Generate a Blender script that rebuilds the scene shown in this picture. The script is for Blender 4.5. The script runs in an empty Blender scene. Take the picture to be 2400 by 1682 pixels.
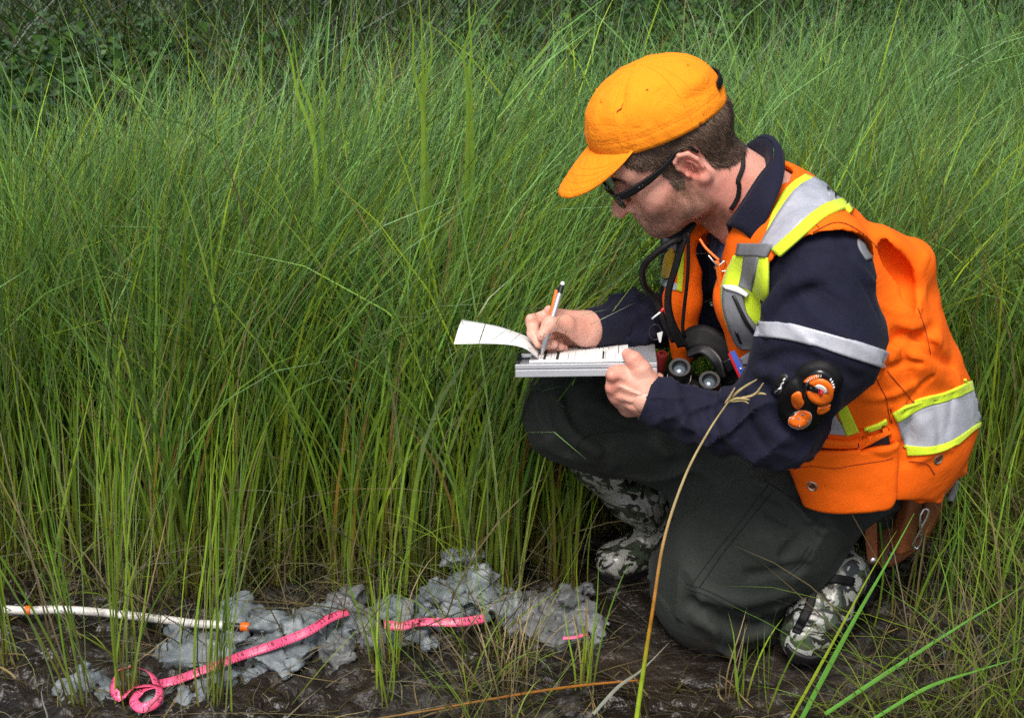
import bpy, bmesh, math, random, os
import numpy as np
from mathutils import Vector, Matrix

# ------------------------------------------------------------------ camera, sky, light, exposure
scene = bpy.context.scene
COL = scene.collection
IW, IH = 2400.0, 1682.0                 # the photograph's pixels, used as a ruler
CAM_Z, PITCH, FPX = 1.75, math.radians(26.0), 3693.0
cam_data = bpy.data.cameras.new('camera')
cam = bpy.data.objects.new('camera', cam_data)
COL.objects.link(cam)
cam.location = (0, 0, CAM_Z)
cam.rotation_euler = (math.pi / 2 - PITCH, 0, 0)
cam_data.sensor_width = 36.0
cam_data.lens = 36.0 * FPX / IW
cam_data.clip_end = 400.0
cam_data.clip_start = 0.05
cam_data.dof.use_dof = True
cam_data.dof.focus_distance = 2.45
cam_data.dof.aperture_fstop = 14.0
scene.camera = cam

world = bpy.data.worlds.new('World')
scene.world = world
world.use_nodes = True
wnt = world.node_tree
bg = wnt.nodes['Background']
sky = wnt.nodes.new('ShaderNodeTexSky')
sky.sky_type = 'NISHITA'
sky.sun_disc = False
SUN_EL, SUN_AZ = 62.0, 200.0            # degrees; azimuth clockwise from +Y
sky.sun_elevation = math.radians(SUN_EL)
sky.sun_rotation = math.radians(SUN_AZ)
sky.air_density = 1.0
sky.dust_density = 6.0
sky.ozone_density = 1.0
wnt.links.new(sky.outputs[0], bg.inputs[0])
bg.inputs[1].default_value = 0.072
sun_data = bpy.data.lights.new('sun', 'SUN')
sun_data.energy = 1.5
sun_data.angle = math.radians(28)
sun_data.color = (1.0, 0.965, 0.92)
sun = bpy.data.objects.new('sun', sun_data)
COL.objects.link(sun)
_d = Vector((math.sin(math.radians(SUN_AZ)) * math.cos(math.radians(SUN_EL)),
             math.cos(math.radians(SUN_AZ)) * math.cos(math.radians(SUN_EL)),
             math.sin(math.radians(SUN_EL))))
sun.rotation_euler = _d.to_track_quat('Z', 'Y').to_euler()
scene.view_settings.view_transform = 'Standard'
scene.view_settings.look = 'None'
scene.view_settings.exposure = 1.08
scene.view_settings.gamma = 1.0
scene.view_settings.use_curve_mapping = False
scene.cycles.max_bounces = 6
scene.cycles.diffuse_bounces = 2
scene.cycles.glossy_bounces = 2
scene.cycles.transmission_bounces = 4
scene.cycles.transparent_max_bounces = 6

scene.cycles.use_denoising = False

rng = np.random.default_rng(7)
random.seed(7)
CP, SP = math.cos(PITCH), math.sin(PITCH)
CAM = np.array([0.0, 0.0, CAM_Z])

# ------------------------------------------------------------------ measuring helpers
def ray(px, py):
    px = np.asarray(px, float); py = np.asarray(py, float)
    r = (px - IW / 2) / FPX; u = (IH / 2 - py) / FPX
    d = np.stack([r, CP + u * SP, -SP + u * CP], -1)
    return d

def W(px, py, Y):
    """world point seen at photo pixel (px,py) that lies at world depth Y"""
    d = ray(px, py)
    return CAM + d * (Y / d[..., 1])[..., None] if d.ndim > 1 else CAM + d * (Y / d[1])

def G(px, py, z=0.0):
    """point of the ground plane (height z) seen at a pixel"""
    d = ray(px, py)
    return CAM + d * ((z - CAM_Z) / d[2])

def A(*v):
    return np.array(v, float)

def nrm(v):
    v = np.asarray(v, float)
    return v / (np.linalg.norm(v, axis=-1, keepdims=True) + 1e-12)

# ------------------------------------------------------------------ signed-distance modelling
def smin(a, b, k):
    if k <= 0:
        return np.minimum(a, b)
    h = np.maximum(k - np.abs(a - b), 0) / k
    return np.minimum(a, b) - h * h * k * 0.25

def smax(a, b, k):
    return -smin(-a, -b, k)

def d_cone(p, a, b, r1, r2, side=None, flat=1.0):
    """tapered capsule; side/flat: squeeze the cross-section along direction side by flat"""
    a = np.asarray(a, float); b = np.asarray(b, float)
    ab = b - a; L2 = ab @ ab
    pa = p - a
    t = np.clip(pa @ ab / L2, 0, 1) if L2 > 1e-12 else np.zeros(len(p))
    q = pa - t[:, None] * ab
    if side is not None:
        s = np.asarray(side, float); s = s - ab * (s @ ab) / L2; s = s / np.linalg.norm(s)
        c = q @ s
        q = q + (c * (1 / flat - 1))[:, None] * s
    l = np.sqrt((q * q).sum(1))
    d = l - (r1 + (r2 - r1) * t)
    return d * (min(1.0, flat) if side is not None else 1.0)

def d_ell(p, c, R, rad):
    """ellipsoid with axes the rows of R"""
    rad = np.asarray(rad, float)
    q = (p - c) @ np.asarray(R, float).T
    k0 = np.sqrt(((q / rad) ** 2).sum(1)); k1 = np.sqrt(((q / rad ** 2) ** 2).sum(1)) + 1e-9
    return k0 * (k0 - 1) / k1

def d_poly(p, P):
    """distance to a polyline"""
    best = None
    for a, b in zip(P[:-1], P[1:]):
        ab = b - a; L2 = ab @ ab + 1e-12
        t = np.clip((p - a) @ ab / L2, 0, 1)
        d = ((p - a - t[:, None] * ab) ** 2).sum(1)
        best = d if best is None else np.minimum(best, d)
    return np.sqrt(best)

_nr = np.random.default_rng(99).random((64, 64, 64)).astype(np.float32)
def vnoise(p, scale, seed=0):
    q = np.asarray(p, float) * scale + seed * 17.31 + 1000.0
    i = np.floor(q).astype(int); f = q - i
    f = f * f * (3 - 2 * f)
    out = np.zeros(len(q))
    for dx in (0, 1):
        for dy in (0, 1):
            for dz in (0, 1):
                w = (f[:, 0] if dx else 1 - f[:, 0]) * (f[:, 1] if dy else 1 - f[:, 1]) * (f[:, 2] if dz else 1 - f[:, 2])
                out += w * _nr[(i[:, 0] + dx) & 63, (i[:, 1] + dy) & 63, (i[:, 2] + dz) & 63]
    return out * 2 - 1

CELL = 0.07
class Field:
    """smooth union of rounded primitives, then cuts, cloth folds and surface noise"""
    def __init__(self):
        self.prims = []; self.folds = []; self.post = []; self.cuts = []; self.bnd = []
    def add(self, fn, k, c, r):
        self.prims.append((fn, k, np.asarray(c, float), r)); return self
    def cone(self, a, b, r1, r2, k=0.03, side=None, flat=1.0):
        a = np.array(a, float); b = np.array(b, float)
        return self.add(lambda p: d_cone(p, a, b, r1, r2, side, flat), k, (a + b) / 2, np.linalg.norm(b - a) / 2 + max(r1, r2) * max(1.0, flat))
    def chain(self, pts, rad, k=0.02):
        for i in range(len(pts) - 1):
            self.cone(pts[i], pts[i + 1], rad[i], rad[i + 1], k)
        return self
    def ell(self, c, R, rad, k=0.03):
        c = np.array(c, float); R = np.array(R, float)
        return self.add(lambda p: d_ell(p, c, R, rad), k, c, max(rad))
    def ball(self, c, r, k=0.02):
        c = np.array(c, float)
        return self.add(lambda p: np.sqrt(((p - c) ** 2).sum(1)) - r, k, c, r)
    def clod(self, c, r, rg, k=0.006, squash=0.75):
        """a broken lump with flat faces"""
        c = np.array(c, float); q_ = np.linalg.qr(rg.normal(size=(3, 3)))[0]
        n = np.concatenate([q_, -q_, nrm(rg.normal(size=(3, 3)))]); o = r * rg.uniform(0.36, 0.80, 9)
        def fn(p):
            q = (p - c) * A(1, 1, 1 / squash)
            d = (q @ n.T - o).max(1)
            return smax(d, np.sqrt((q * q).sum(1)) - r, 0.003) * squash
        return self.add(fn, k, c, r * 1.05)
    def fold(self, pts, amp, width):
        self.folds.append((np.array(pts, float), amp, width)); return self
    def cut(self, fn, k=0.01):
        self.cuts.append((fn, k)); return self
    def union(self, p, prims):
        d = None
        for fn, k, _, _ in prims:
            e = fn(p); d = e if d is None else smin(d, e, k)
        return d
    def __call__(self, p):
        if len(p) > 6000 and len(self.prims) > 5:
            cell = np.floor(p / CELL).astype(np.int64)
            key = (cell[:, 0] * 1000003 + cell[:, 1]) * 1000003 + cell[:, 2]
            order = np.argsort(key, kind='stable'); ks = key[order]
            st = np.concatenate([[0], np.where(np.diff(ks))[0] + 1, [len(ks)]])
            C = np.array([q[2] for q in self.prims]); Rr = np.array([q[3] for q in self.prims])
            d = np.empty(len(p))
            for s, e in zip(st[:-1], st[1:]):
                m = order[s:e]; q = p[m]
                cc = (np.floor(q[0] / CELL) + 0.5) * CELL; L = np.linalg.norm(C - cc, axis=1)
                hd = CELL * 0.87; keep = np.where(L - Rr - hd < max(0.05, min((L + hd).min(), 0.5)))[0]
                d[m] = self.union(q, [self.prims[i] for i in keep])
        else:
            d = self.union(p, self.prims)
        for fn, k in self.cuts:
            d = smax(d, -fn(p), k)
        for P, amp, w in self.folds:
            lo = P.min(0) - 2.6 * w; hi = P.max(0) + 2.6 * w
            m = np.where(((p > lo) & (p < hi)).all(1))[0]
            if len(m):
                x = d_poly(p[m], P) / w
                d[m] -= amp * np.exp(-x * x)
        for fn in self.post:
            d = fn(p, d)
        return d

def grad(f, p, e=0.0015):
    g = np.empty_like(p)
    for i in range(3):
        o = np.zeros(3); o[i] = e
        g[:, i] = f(p + o) - f(p - o)
    return nrm(g)

def trace(f, px, py, far=6.0, step=0.8):
    d = nrm(ray(px, py)).reshape(-1, 3)
    t = np.full(len(d), 1.6); dist = np.full(len(d), 1.0)
    for _ in range(90):
        dist = f(CAM + d * t[:, None])
        t = np.minimum(t + dist * step, far)
        if np.abs(dist).max() < 2e-4:
            break
    return CAM + d * t[:, None], np.abs(dist) < 0.003

def closest(f, p, n=12):
    p = np.array(p, float)
    for _ in range(n):
        p = p - grad(f, p) * f(p)[:, None] * 0.9
    return p

def on(f, pts):
    """photo pixels -> points on the surface of f (nearest surface point where the ray misses)"""
    pts = np.asarray(pts, float)
    P, ok = trace(f, pts[:, 0], pts[:, 1])
    if not ok.all():
        ref = P[ok] if ok.any() else None
        Y = ref[:, 1].mean() if ref is not None else 2.4
        bad = np.where(~ok)[0]
        Q = np.array([W(pts[i, 0], pts[i, 1], Y + 0.05) for i in bad])
        P[bad] = closest(f, Q)
    return P

def mesh_arrays(f, lo, hi, h, newton=2):
    lo = np.array(lo, float); hi = np.array(hi, float)
    C = 4
    nc = np.ceil((hi - lo) / (C * h)).astype(int)
    cg = [lo[i] + np.arange(nc[i] + 1) * C * h for i in range(3)]
    P = np.stack(np.meshgrid(*cg, indexing='ij'), -1).reshape(-1, 3)
    dc = f(P).reshape(nc + 1)
    near = np.abs(dc) < C * h * 1.5
    act = np.zeros(nc, bool)
    neg = np.zeros(nc, bool)
    for dx in (0, 1):
        for dy in (0, 1):
            for dz in (0, 1):
                s = (slice(dx, nc[0] + dx), slice(dy, nc[1] + dy), slice(dz, nc[2] + dz))
                act |= near[s]; neg |= dc[s] < 0
    n = nc * C + 1
    M = np.zeros(n, bool); D = np.full(n, 9.0, np.float32)
    k = np.ones((C, C, C), bool)
    ka = np.kron(act, k).astype(bool); kn = np.kron(neg & ~act, k).astype(bool)
    for dx in (0, 1):
        for dy in (0, 1):
            for dz in (0, 1):
                s = (slice(dx, n[0] - 1 + dx), slice(dy, n[1] - 1 + dy), slice(dz, n[2] - 1 + dz))
                M[s] |= ka; D[s][kn] = -9.0
    idx = np.argwhere(M)
    D[M] = f(lo + idx * h)
    S = D < 0
    cnt = np.zeros(n - 1, np.int8)
    for dx in (0, 1):
        for dy in (0, 1):
            for dz in (0, 1):
                cnt += S[dx:n[0] - 1 + dx, dy:n[1] - 1 + dy, dz:n[2] - 1 + dz]
    mixed = (cnt > 0) & (cnt < 8)
    cells = np.argwhere(mixed)
    vid = np.full(n - 1, -1, np.int64); vid[mixed] = np.arange(len(cells))
    pos = np.zeros((len(cells), 3)); num = np.zeros(len(cells))
    corners = [(0, 0, 0), (1, 0, 0), (0, 1, 0), (1, 1, 0), (0, 0, 1), (1, 0, 1), (0, 1, 1), (1, 1, 1)]
    for a in range(8):
        for ax in range(3):
            if corners[a][ax]:
                continue
            ca = np.array(corners[a]); cb = ca.copy(); cb[ax] = 1
            ia = cells + ca; ib = cells + cb
            da = D[ia[:, 0], ia[:, 1], ia[:, 2]]; db = D[ib[:, 0], ib[:, 1], ib[:, 2]]
            m = (da < 0) != (db < 0)
            t = da[m] / (da[m] - db[m])
            q = ca + t[:, None] * (cb - ca)
            pos[m] += q; num[m] += 1
    V = lo + (cells + pos / num[:, None]) * h
    faces = []
    for ax in range(3):
        o1, o2 = [(1, 2), (2, 0), (0, 1)][ax]
        s0 = [slice(None)] * 3; s1 = [slice(None)] * 3
        s0[ax] = slice(0, -1); s1[ax] = slice(1, None)
        ch = S[tuple(s0)] != S[tuple(s1)]
        e = np.argwhere(ch)
        ok = (e[:, o1] > 0) & (e[:, o2] > 0) & (e[:, o1] < n[o1] - 1) & (e[:, o2] < n[o2] - 1)
        e = e[ok]
        def cid(d1, d2):
            c = e.copy(); c[:, o1] += d1; c[:, o2] += d2
            return vid[c[:, 0], c[:, 1], c[:, 2]]
        q = np.stack([cid(-1, -1), cid(0, -1), cid(0, 0), cid(-1, 0)], 1)
        inside = S[e[:, 0], e[:, 1], e[:, 2]]
        q[~inside] = q[~inside][:, ::-1]
        faces.append(q)
    Fq = np.concatenate(faces)
    Fq = Fq[(Fq >= 0).all(1)]
    for _ in range(newton):
        d = np.clip(f(V), -0.6 * h, 0.6 * h)
        V = V - grad(f, V, h * 0.5) * d[:, None] * 0.8
    return V, Fq

def make_mesh(name, V, quads=None, tris=None, smooth=True):
    V = np.ascontiguousarray(V, np.float32)
    me = bpy.data.meshes.new(name)
    parts = []
    if quads is not None and len(quads): parts.append((np.asarray(quads, np.int32), 4))
    if tris is not None and len(tris): parts.append((np.asarray(tris, np.int32), 3))
    nl = sum(a.size for a, _ in parts); nf = sum(len(a) for a, _ in parts)
    me.vertices.add(len(V)); me.vertices.foreach_set('co', V.ravel())
    me.loops.add(nl); me.polygons.add(nf)
    me.loops.foreach_set('vertex_index', np.concatenate([a.ravel() for a, _ in parts]))
    tot = np.concatenate([np.full(len(a), k, np.int32) for a, k in parts])
    st = np.concatenate([[0], np.cumsum(tot)[:-1]]).astype(np.int32)
    me.polygons.foreach_set('loop_start', st)
    me.polygons.foreach_set('loop_total', tot)
    me.polygons.foreach_set('use_smooth', np.full(nf, bool(smooth)))
    me.update(calc_edges=True); me.validate()
    return me

def set_col(me, name, rgb):
    rgb = np.asarray(rgb, np.float32)
    if rgb.ndim == 1:
        rgb = np.stack([rgb] * 3, 1)
    at = me.color_attributes.new(name, 'FLOAT_COLOR', 'POINT')
    at.data.foreach_set('color', np.concatenate([rgb, np.ones((len(rgb), 1), np.float32)], 1).ravel())

def obj(name, me, mat=None, parent=None, **props):
    o = bpy.data.objects.new(name, me)
    COL.objects.link(o)
    if mat is not None:
        for m in (mat if isinstance(mat, (list, tuple)) else [mat]):
            me.materials.append(m)
    if parent is not None:
        o.parent = parent
    for k, v in props.items():
        o[k] = v
    return o

def empty(name, loc=(0, 0, 0), **props):
    o = bpy.data.objects.new(name, None)
    o.empty_display_size = 0.05
    o.location = loc
    COL.objects.link(o)
    for k, v in props.items():
        o[k] = v
    return o

def adopt(parent, *kids):
    """parent children built in world coordinates to an Empty placed elsewhere"""
    for k in kids:
        k.parent = parent
        k.matrix_parent_inverse = Matrix.Translation(-parent.location)

def solid(f, name, lo, hi, h, mat, parent=None, newton=2):
    V, Fq = mesh_arrays(f, lo, hi, h, newton)
    me = make_mesh(name, V, Fq)
    o = obj(name, me, mat, parent)
    return o, V

# --- sheets, ribbons, tubes
def grid_faces(nu, nv, off=0, closed=False):
    f = []
    for i in range(nu if closed else nu - 1):
        i2 = (i + 1) % nu
        for j in range(nv - 1):
            f.append((off + i * nv + j, off + i2 * nv + j, off + i2 * nv + j + 1, off + i * nv + j + 1))
    return np.array(f)

def sheet_arrays(P, N, thick):
    """P,N: (nu,nv,3) grid + normals -> thin closed slab from P (outer) to P-N*thick"""
    nu, nv = P.shape[:2]
    top = P.reshape(-1, 3); bot = (P - N * thick).reshape(-1, 3)
    V = np.concatenate([top, bot]); n = nu * nv
    f = [tuple(q) for q in grid_faces(nu, nv)]
    f += [tuple(q[::-1] + n) for q in grid_faces(nu, nv)]
    id_ = lambda i, j: i * nv + j
    for i in range(nu - 1):
        a, b = id_(i, 0), id_(i + 1, 0); f.append((b, a, a + n, b + n))
        a, b = id_(i, nv - 1), id_(i + 1, nv - 1); f.append((a, b, b + n, a + n))
    for j in range(nv - 1):
        a, b = id_(0, j), id_(0, j + 1); f.append((a, b, b + n, a + n))
        a, b = id_(nu - 1, j), id_(nu - 1, j + 1); f.append((b, a, a + n, b + n))
    return V, np.array(f)

def resample(P, n, smooth=True):
    P = np.asarray(P, float)
    if smooth and len(P) > 2:
        Q = []
        m = 12
        E = np.vstack([2 * P[0] - P[1], P, 2 * P[-1] - P[-2]])
        for i in range(1, len(E) - 2):
            t = np.linspace(0, 1, m, endpoint=False)[:, None]
            p0, p1, p2, p3 = E[i - 1], E[i], E[i + 1], E[i + 2]
            Q.append(0.5 * ((2 * p1) + (p2 - p0) * t + (2 * p0 - 5 * p1 + 4 * p2 - p3) * t ** 2 + (3 * p1 - p0 - 3 * p2 + p3) * t ** 3))
        P = np.vstack(Q + [P[-1:]])
    s = np.concatenate([[0], np.cumsum(np.linalg.norm(np.diff(P, axis=0), axis=1))])
    t = np.linspace(0, s[-1], n)
    return np.stack([np.interp(t, s, P[:, i]) for i in range(P.shape[1])], 1)

def fix_normals(me):
    bm = bmesh.new(); bm.from_mesh(me)
    bmesh.ops.recalc_face_normals(bm, faces=bm.faces)
    bm.to_mesh(me); bm.free()

def patch(name, f, rowA, rowB, mat, parent=None, off=0.003, thick=0.006, nu=24, nv=8, smooth=True, mid=None, wrap=None):
    """a sewn-on piece of cloth lying on the surface f between two edge lines (measured in the photo)"""
    a = resample(rowA, nu, smooth); b = resample(rowB, nu, smooth)
    t = np.linspace(0, 1, nv)[None, :, None]
    px = a[:, None] * (1 - t) + b[:, None] * t
    P = on(f, px.reshape(-1, 2))
    N = grad(f, P)
    P = (P + N * off).reshape(nu, nv, 3); N = N.reshape(nu, nv, 3)
    V, F = sheet_arrays(P, N, thick)
    me = make_mesh(name, V, F); fix_normals(me)
    return obj(name, me, mat, parent)

def tube_arrays(P, R, seg=8, cap=True):
    P = np.asarray(P, float); n = len(P)
    R = np.full(n, R) if np.isscalar(R) else np.asarray(R, float)
    T = nrm(np.gradient(P, axis=0))
    u = np.cross(T[0], [0, 0, 1.0]);
    if np.linalg.norm(u) < 0.1: u = np.cross(T[0], [0, 1.0, 0])
    u = nrm(u); U = []
    for i in range(n):
        u = nrm(u - T[i] * (u @ T[i])); U.append(u)
    U = np.array(U); B = np.cross(T, U)
    a = np.arange(seg) / seg * 2 * np.pi
    V = P[:, None] + R[:, None, None] * (np.cos(a)[None, :, None] * U[:, None] + np.sin(a)[None, :, None] * B[:, None])
    V = V.reshape(-1, 3)
    q = []
    for i in range(n - 1):
        for j in range(seg):
            k = (j + 1) % seg
            q.append((i * seg + j, i * seg + k, (i + 1) * seg + k, (i + 1) * seg + j))
    t = []
    if cap:
        V = np.vstack([V, P[0], P[-1]])
        for j in range(seg):
            k = (j + 1) % seg
            t.append((n * seg, k, j)); t.append((n * seg + 1, (n - 1) * seg + j, (n - 1) * seg + k))
    return V, np.array(q), np.array(t).reshape(-1, 3)

def tube(name, P, R, mat, parent=None, seg=8, n=None):
    P = np.asarray(P, float)
    if n:
        R = np.full(len(P), R) if np.isscalar(R) else np.asarray(R, float)
        Q = resample(np.column_stack([P, R]), n); P, R = Q[:, :3], Q[:, 3]
    V, q, t = tube_arrays(P, R, seg)
    me = make_mesh(name, V, q, t)
    return obj(name, me, mat, parent)

def strap(name, P, width, thick, mat, parent=None, n=40, facing=None, twist=None):
    """flat band along P whose flat side looks along `facing` (vector or per-point vectors)"""
    P = np.asarray(P, float); n0 = len(P)
    fac = np.array(facing if facing is not None else (0, -0.6, 0.8), float)
    if fac.ndim == 1: fac = np.repeat(fac[None], n0, 0)
    wd = np.full(n0, width) if np.isscalar(width) else np.asarray(width, float)
    Q = resample(np.column_stack([P, fac, wd]), n)
    P, fac, wd = Q[:, :3], Q[:, 3:6], Q[:, 6]
    T = nrm(np.gradient(P, axis=0))
    S = nrm(np.cross(T, fac)); Nn = nrm(np.cross(S, T))
    v = np.linspace(-0.5, 0.5, 5)[None, :, None]
    Pg = P[:, None] + S[:, None] * wd[:, None, None] * v
    V, F = sheet_arrays(Pg + Nn[:, None] * thick / 2, np.repeat(Nn[:, None], 5, 1), thick)
    me = make_mesh(name, V, F); fix_normals(me)
    return obj(name, me, mat, parent)

def lathe(name, c, axis, prof, mat, parent=None, seg=28):
    """prof: (distance along axis, radius)"""
    axis = nrm(axis); u = nrm(np.cross(axis, [0.31, 0.2, 0.93])); v = np.cross(axis, u)
    a = np.arange(seg) / seg * 2 * np.pi
    V = []
    for h, r in prof:
        V.append(np.asarray(c) + axis * h + max(r, 1e-5) * (np.cos(a)[:, None] * u + np.sin(a)[:, None] * v))
    V = np.concatenate(V); q = []
    for i in range(len(prof) - 1):
        for j in range(seg):
            k = (j + 1) % seg
            q.append((i * seg + j, i * seg + k, (i + 1) * seg + k, (i + 1) * seg + j))
    me = make_mesh(name, V, np.array(q)); 
    o = obj(name, me, mat, parent)
    md = o.modifiers.new('edge', 'EDGE_SPLIT'); md.split_angle = math.radians(40)
    return o

# ------------------------------------------------------------------ materials
def srgb(r, g, b):
    f = lambda c: ((c / 255 + 0.055) / 1.055) ** 2.4 if c / 255 > 0.04045 else c / 255 / 12.92
    return (f(r), f(g), f(b))

class N:
    def __init__(self, name):
        self.m = bpy.data.materials.new(name); self.m.use_nodes = True
        self.t = self.m.node_tree; self.b = self.t.nodes['Principled BSDF']
        self.out = self.t.nodes['Material Output']
    def n(self, typ, **kw):
        nd = self.t.nodes.new(typ)
        for k, v in kw.items():
            if k.startswith('i_'):
                nd.inputs[k[2:].replace('_', ' ')].default_value = v
            else:
                setattr(nd, k, v)
        return nd
    def l(self, a, b): self.t.links.new(a, b)
    def coord(self): 
        return self.n('ShaderNodeTexCoord').outputs['Object']
    def noise(self, scale, detail=4, rough=0.55, vec=None, dist=0.0):
        nd = self.n('ShaderNodeTexNoise'); nd.inputs['Scale'].default_value = scale
        nd.inputs['Detail'].default_value = detail; nd.inputs['Roughness'].default_value = rough
        nd.inputs['Distortion'].default_value = dist
        self.l(vec if vec is not None else self.coord(), nd.inputs['Vector'])
        return nd
    def ramp(self, src, stops, interp='LINEAR'):
        nd = self.n('ShaderNodeValToRGB'); cr = nd.color_ramp; cr.interpolation = interp
        while len(cr.elements) < len(stops): cr.elements.new(0.5)
        for e, (p, c) in zip(cr.elements, stops):
            e.position = p; e.color = (*c, 1) if len(c) == 3 else c
        self.l(src, nd.inputs[0]); return nd
    def mix(self, fac, a, b, mode='MIX'):
        nd = self.n('ShaderNodeMix', data_type='RGBA', blend_type=mode)
        for s, v in ((0, fac), (6, a), (7, b)):
            if hasattr(v, 'links'): self.l(v, nd.inputs[s])
            else: nd.inputs[s].default_value = v if not isinstance(v, tuple) else (*v[:3], 1)
        return nd.outputs[2]
    def math(self, op, a, b=0.0, c=0.0):
        nd = self.n('ShaderNodeMath', operation=op)
        for s, v in ((0, a), (1, b), (2, c)):
            if hasattr(v, 'links'): self.l(v, nd.inputs[s])
            else: nd.inputs[s].default_value = v
        return nd.outputs[0]
    def bump(self, src, strength, dist=0.002, prev=None):
        nd = self.n('ShaderNodeBump'); nd.inputs['Strength'].default_value = strength
        nd.inputs['Distance'].default_value = dist
        self.l(src, nd.inputs['Height'])
        if prev is not None: self.l(prev, nd.inputs['Normal'])
        return nd.outputs[0]
    def set(self, **kw):
        for k, v in kw.items():
            i = self.b.inputs[k.replace('_', ' ')]
            if hasattr(v, 'links'): self.l(v, i)
            else: i.default_value = (*v, 1) if isinstance(v, tuple) and len(v) == 3 else v
        return self.m

def cloth(name, col, var=0.12, rough=0.85, wr=0.5, sheen=0.2, weave=900, wrscale=9, dirt=None):
    m = N(name)
    big = m.noise(5.0, 4, 0.6)
    c2 = tuple(x * (1 - var) for x in col); c3 = tuple(min(1, x * (1 + var)) for x in col)
    colr = m.ramp(big.outputs[0], [(0.3, c2), (0.7, c3)]).outputs[0]
    if dirt:
        dn = m.noise(14.0, 6, 0.7)
        f = m.ramp(dn.outputs[0], [(0.56, (0, 0, 0)), (0.74, (1, 1, 1))]).outputs[0]
        colr = m.mix(m.math('MULTIPLY', f, 0.55), colr, dirt)
    wv = m.noise(weave, 2, 0.5); w2 = m.noise(wrscale, 5, 0.6, dist=1.2)
    b = m.bump(w2.outputs[0], wr, 0.02); b = m.bump(wv.outputs[0], 0.25, 0.0008, b)
    m.set(Base_Color=colr, Roughness=rough, Normal=b, Sheen_Weight=sheen, Specular_IOR_Level=0.25)
    return m.m

def plain(name, col, rough=0.5, metal=0.0, spec=0.5, coat=0.0, nscale=40, nvar=0.1, bump=0.1):
    m = N(name)
    nz = m.noise(nscale, 4, 0.6)
    c = m.ramp(nz.outputs[0], [(0.3, tuple(x * (1 - nvar) for x in col)), (0.7, tuple(min(1, x * (1 + nvar)) for x in col))]).outputs[0]
    m.set(Base_Color=c, Roughness=rough, Metallic=metal, Specular_IOR_Level=spec, Coat_Weight=coat)
    if bump: m.set(Normal=m.bump(nz.outputs[0], bump, 0.002))
    return m.m
# ------------------------------------------------------------------ palette
M = {}
M['navy'] = cloth('navy_twill', (0.0068, 0.0078, 0.0225), 0.15, 0.85, 0.35, 0.03, dirt=(0.012, 0.011, 0.015))
M['trouser'] = cloth('charcoal_green_canvas', (0.0255, 0.0310, 0.0270), 0.20, 0.8, 0.32, 0.02, dirt=(0.046, 0.048, 0.042))
M['orange'] = cloth('fluorescent_orange_cloth', (1.0, 0.145, 0.002), 0.06, 0.85, 0.25, 0.0, wrscale=7)
M['cap'] = cloth('orange_cap_cotton', (1.0, 0.285, 0.010), 0.06, 0.9, 0.35, 0.0, wrscale=18, dirt=(0.85, 0.21, 0.006))
M['lime'] = cloth('fluorescent_lime_cloth', (0.62, 0.82, 0.03), 0.06, 0.7, 0.25, 0.1)
M['tshirt'] = cloth('blue_jersey', (0.01, 0.05, 0.16), 0.1)
M['mustard'] = cloth('mustard_plastic_tag', (0.55, 0.33, 0.01), 0.1, 0.5)
def muddy(mat):
    # dried splashes and wet mud pressed into the cloth where it met the ground
    t = mat.node_tree; b = t.nodes['Principled BSDF']; src = b.inputs['Base Color'].links[0].from_socket
    n = N.__new__(N); n.m = mat; n.t = t; n.b = b
    gz_ = n.n('ShaderNodeNewGeometry'); sx = n.n('ShaderNodeSeparateXYZ'); n.l(gz_.outputs['Position'], sx.inputs[0])
    nz = n.noise(22, 6, 0.7); n2 = n.noise(85, 5, 0.75)
    hf = n.math('ADD', n.math('MULTIPLY', sx.outputs['Z'], -9.0), n.math('MULTIPLY', nz.outputs[0], 1.7))
    f = n.ramp(hf, [(0.30, (0, 0, 0)), (0.62, (1, 1, 1))]).outputs[0]
    sp = n.ramp(n2.outputs[0], [(0.66, (0, 0, 0)), (0.72, (1, 1, 1))]).outputs[0]
    c = n.mix(n.math('MULTIPLY', f, 0.8), src, (0.034, 0.028, 0.022)); c = n.mix(n.math('MULTIPLY', sp, 0.35), c, (0.05, 0.046, 0.04))
    n.l(c, b.inputs['Base Color'])
muddy(M['trouser'])
def reflective():
    m = N('silver_reflective_tape')
    nz = m.noise(26, 5, 0.65); w = m.noise(1500, 1)
    c = m.ramp(nz.outputs[0], [(0.3, (0.34, 0.36, 0.42)), (0.6, (0.50, 0.52, 0.58)), (0.8, (0.56, 0.58, 0.63))]).outputs[0]
    m.set(Base_Color=c, Metallic=0.15, Roughness=0.45, Normal=m.bump(w.outputs[0], 0.1, 0.0005, m.bump(nz.outputs[0], 0.3, 0.006)))
    return m.m
M['tape'] = reflective()
M['tape_grey'] = plain('grey_woven_binding', (0.17, 0.18, 0.20), 0.6, nscale=80, bump=0.3)
M['stitch'] = plain('dark_stitching', (0.25, 0.03, 0.003), 0.9, bump=0)
M['stitch_g'] = plain('green_grey_stitching', (0.011, 0.013, 0.012), 0.9, bump=0)
M['black'] = plain('black_rubber', (0.008, 0.008, 0.009), 0.45, nscale=120, bump=0.15)
M['web'] = cloth('black_nylon_webbing', (0.0045, 0.0045, 0.005), 0.1, 0.6, 0.2, 0.0, weave=700)
M['gloss'] = plain('black_gloss_plastic', (0.006, 0.006, 0.007), 0.18, bump=0)
M['steel'] = plain('nickel', (0.62, 0.62, 0.60), 0.25, 1.0, bump=0)
M['brass'] = plain('worn_grommet', (0.55, 0.50, 0.40), 0.32, 1.0, bump=0.1)
M['hole'] = plain('dark_brown_hole', (0.10, 0.025, 0.008), 0.8)  # dark reddish-brown disc that closes the grommet's centre
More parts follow.
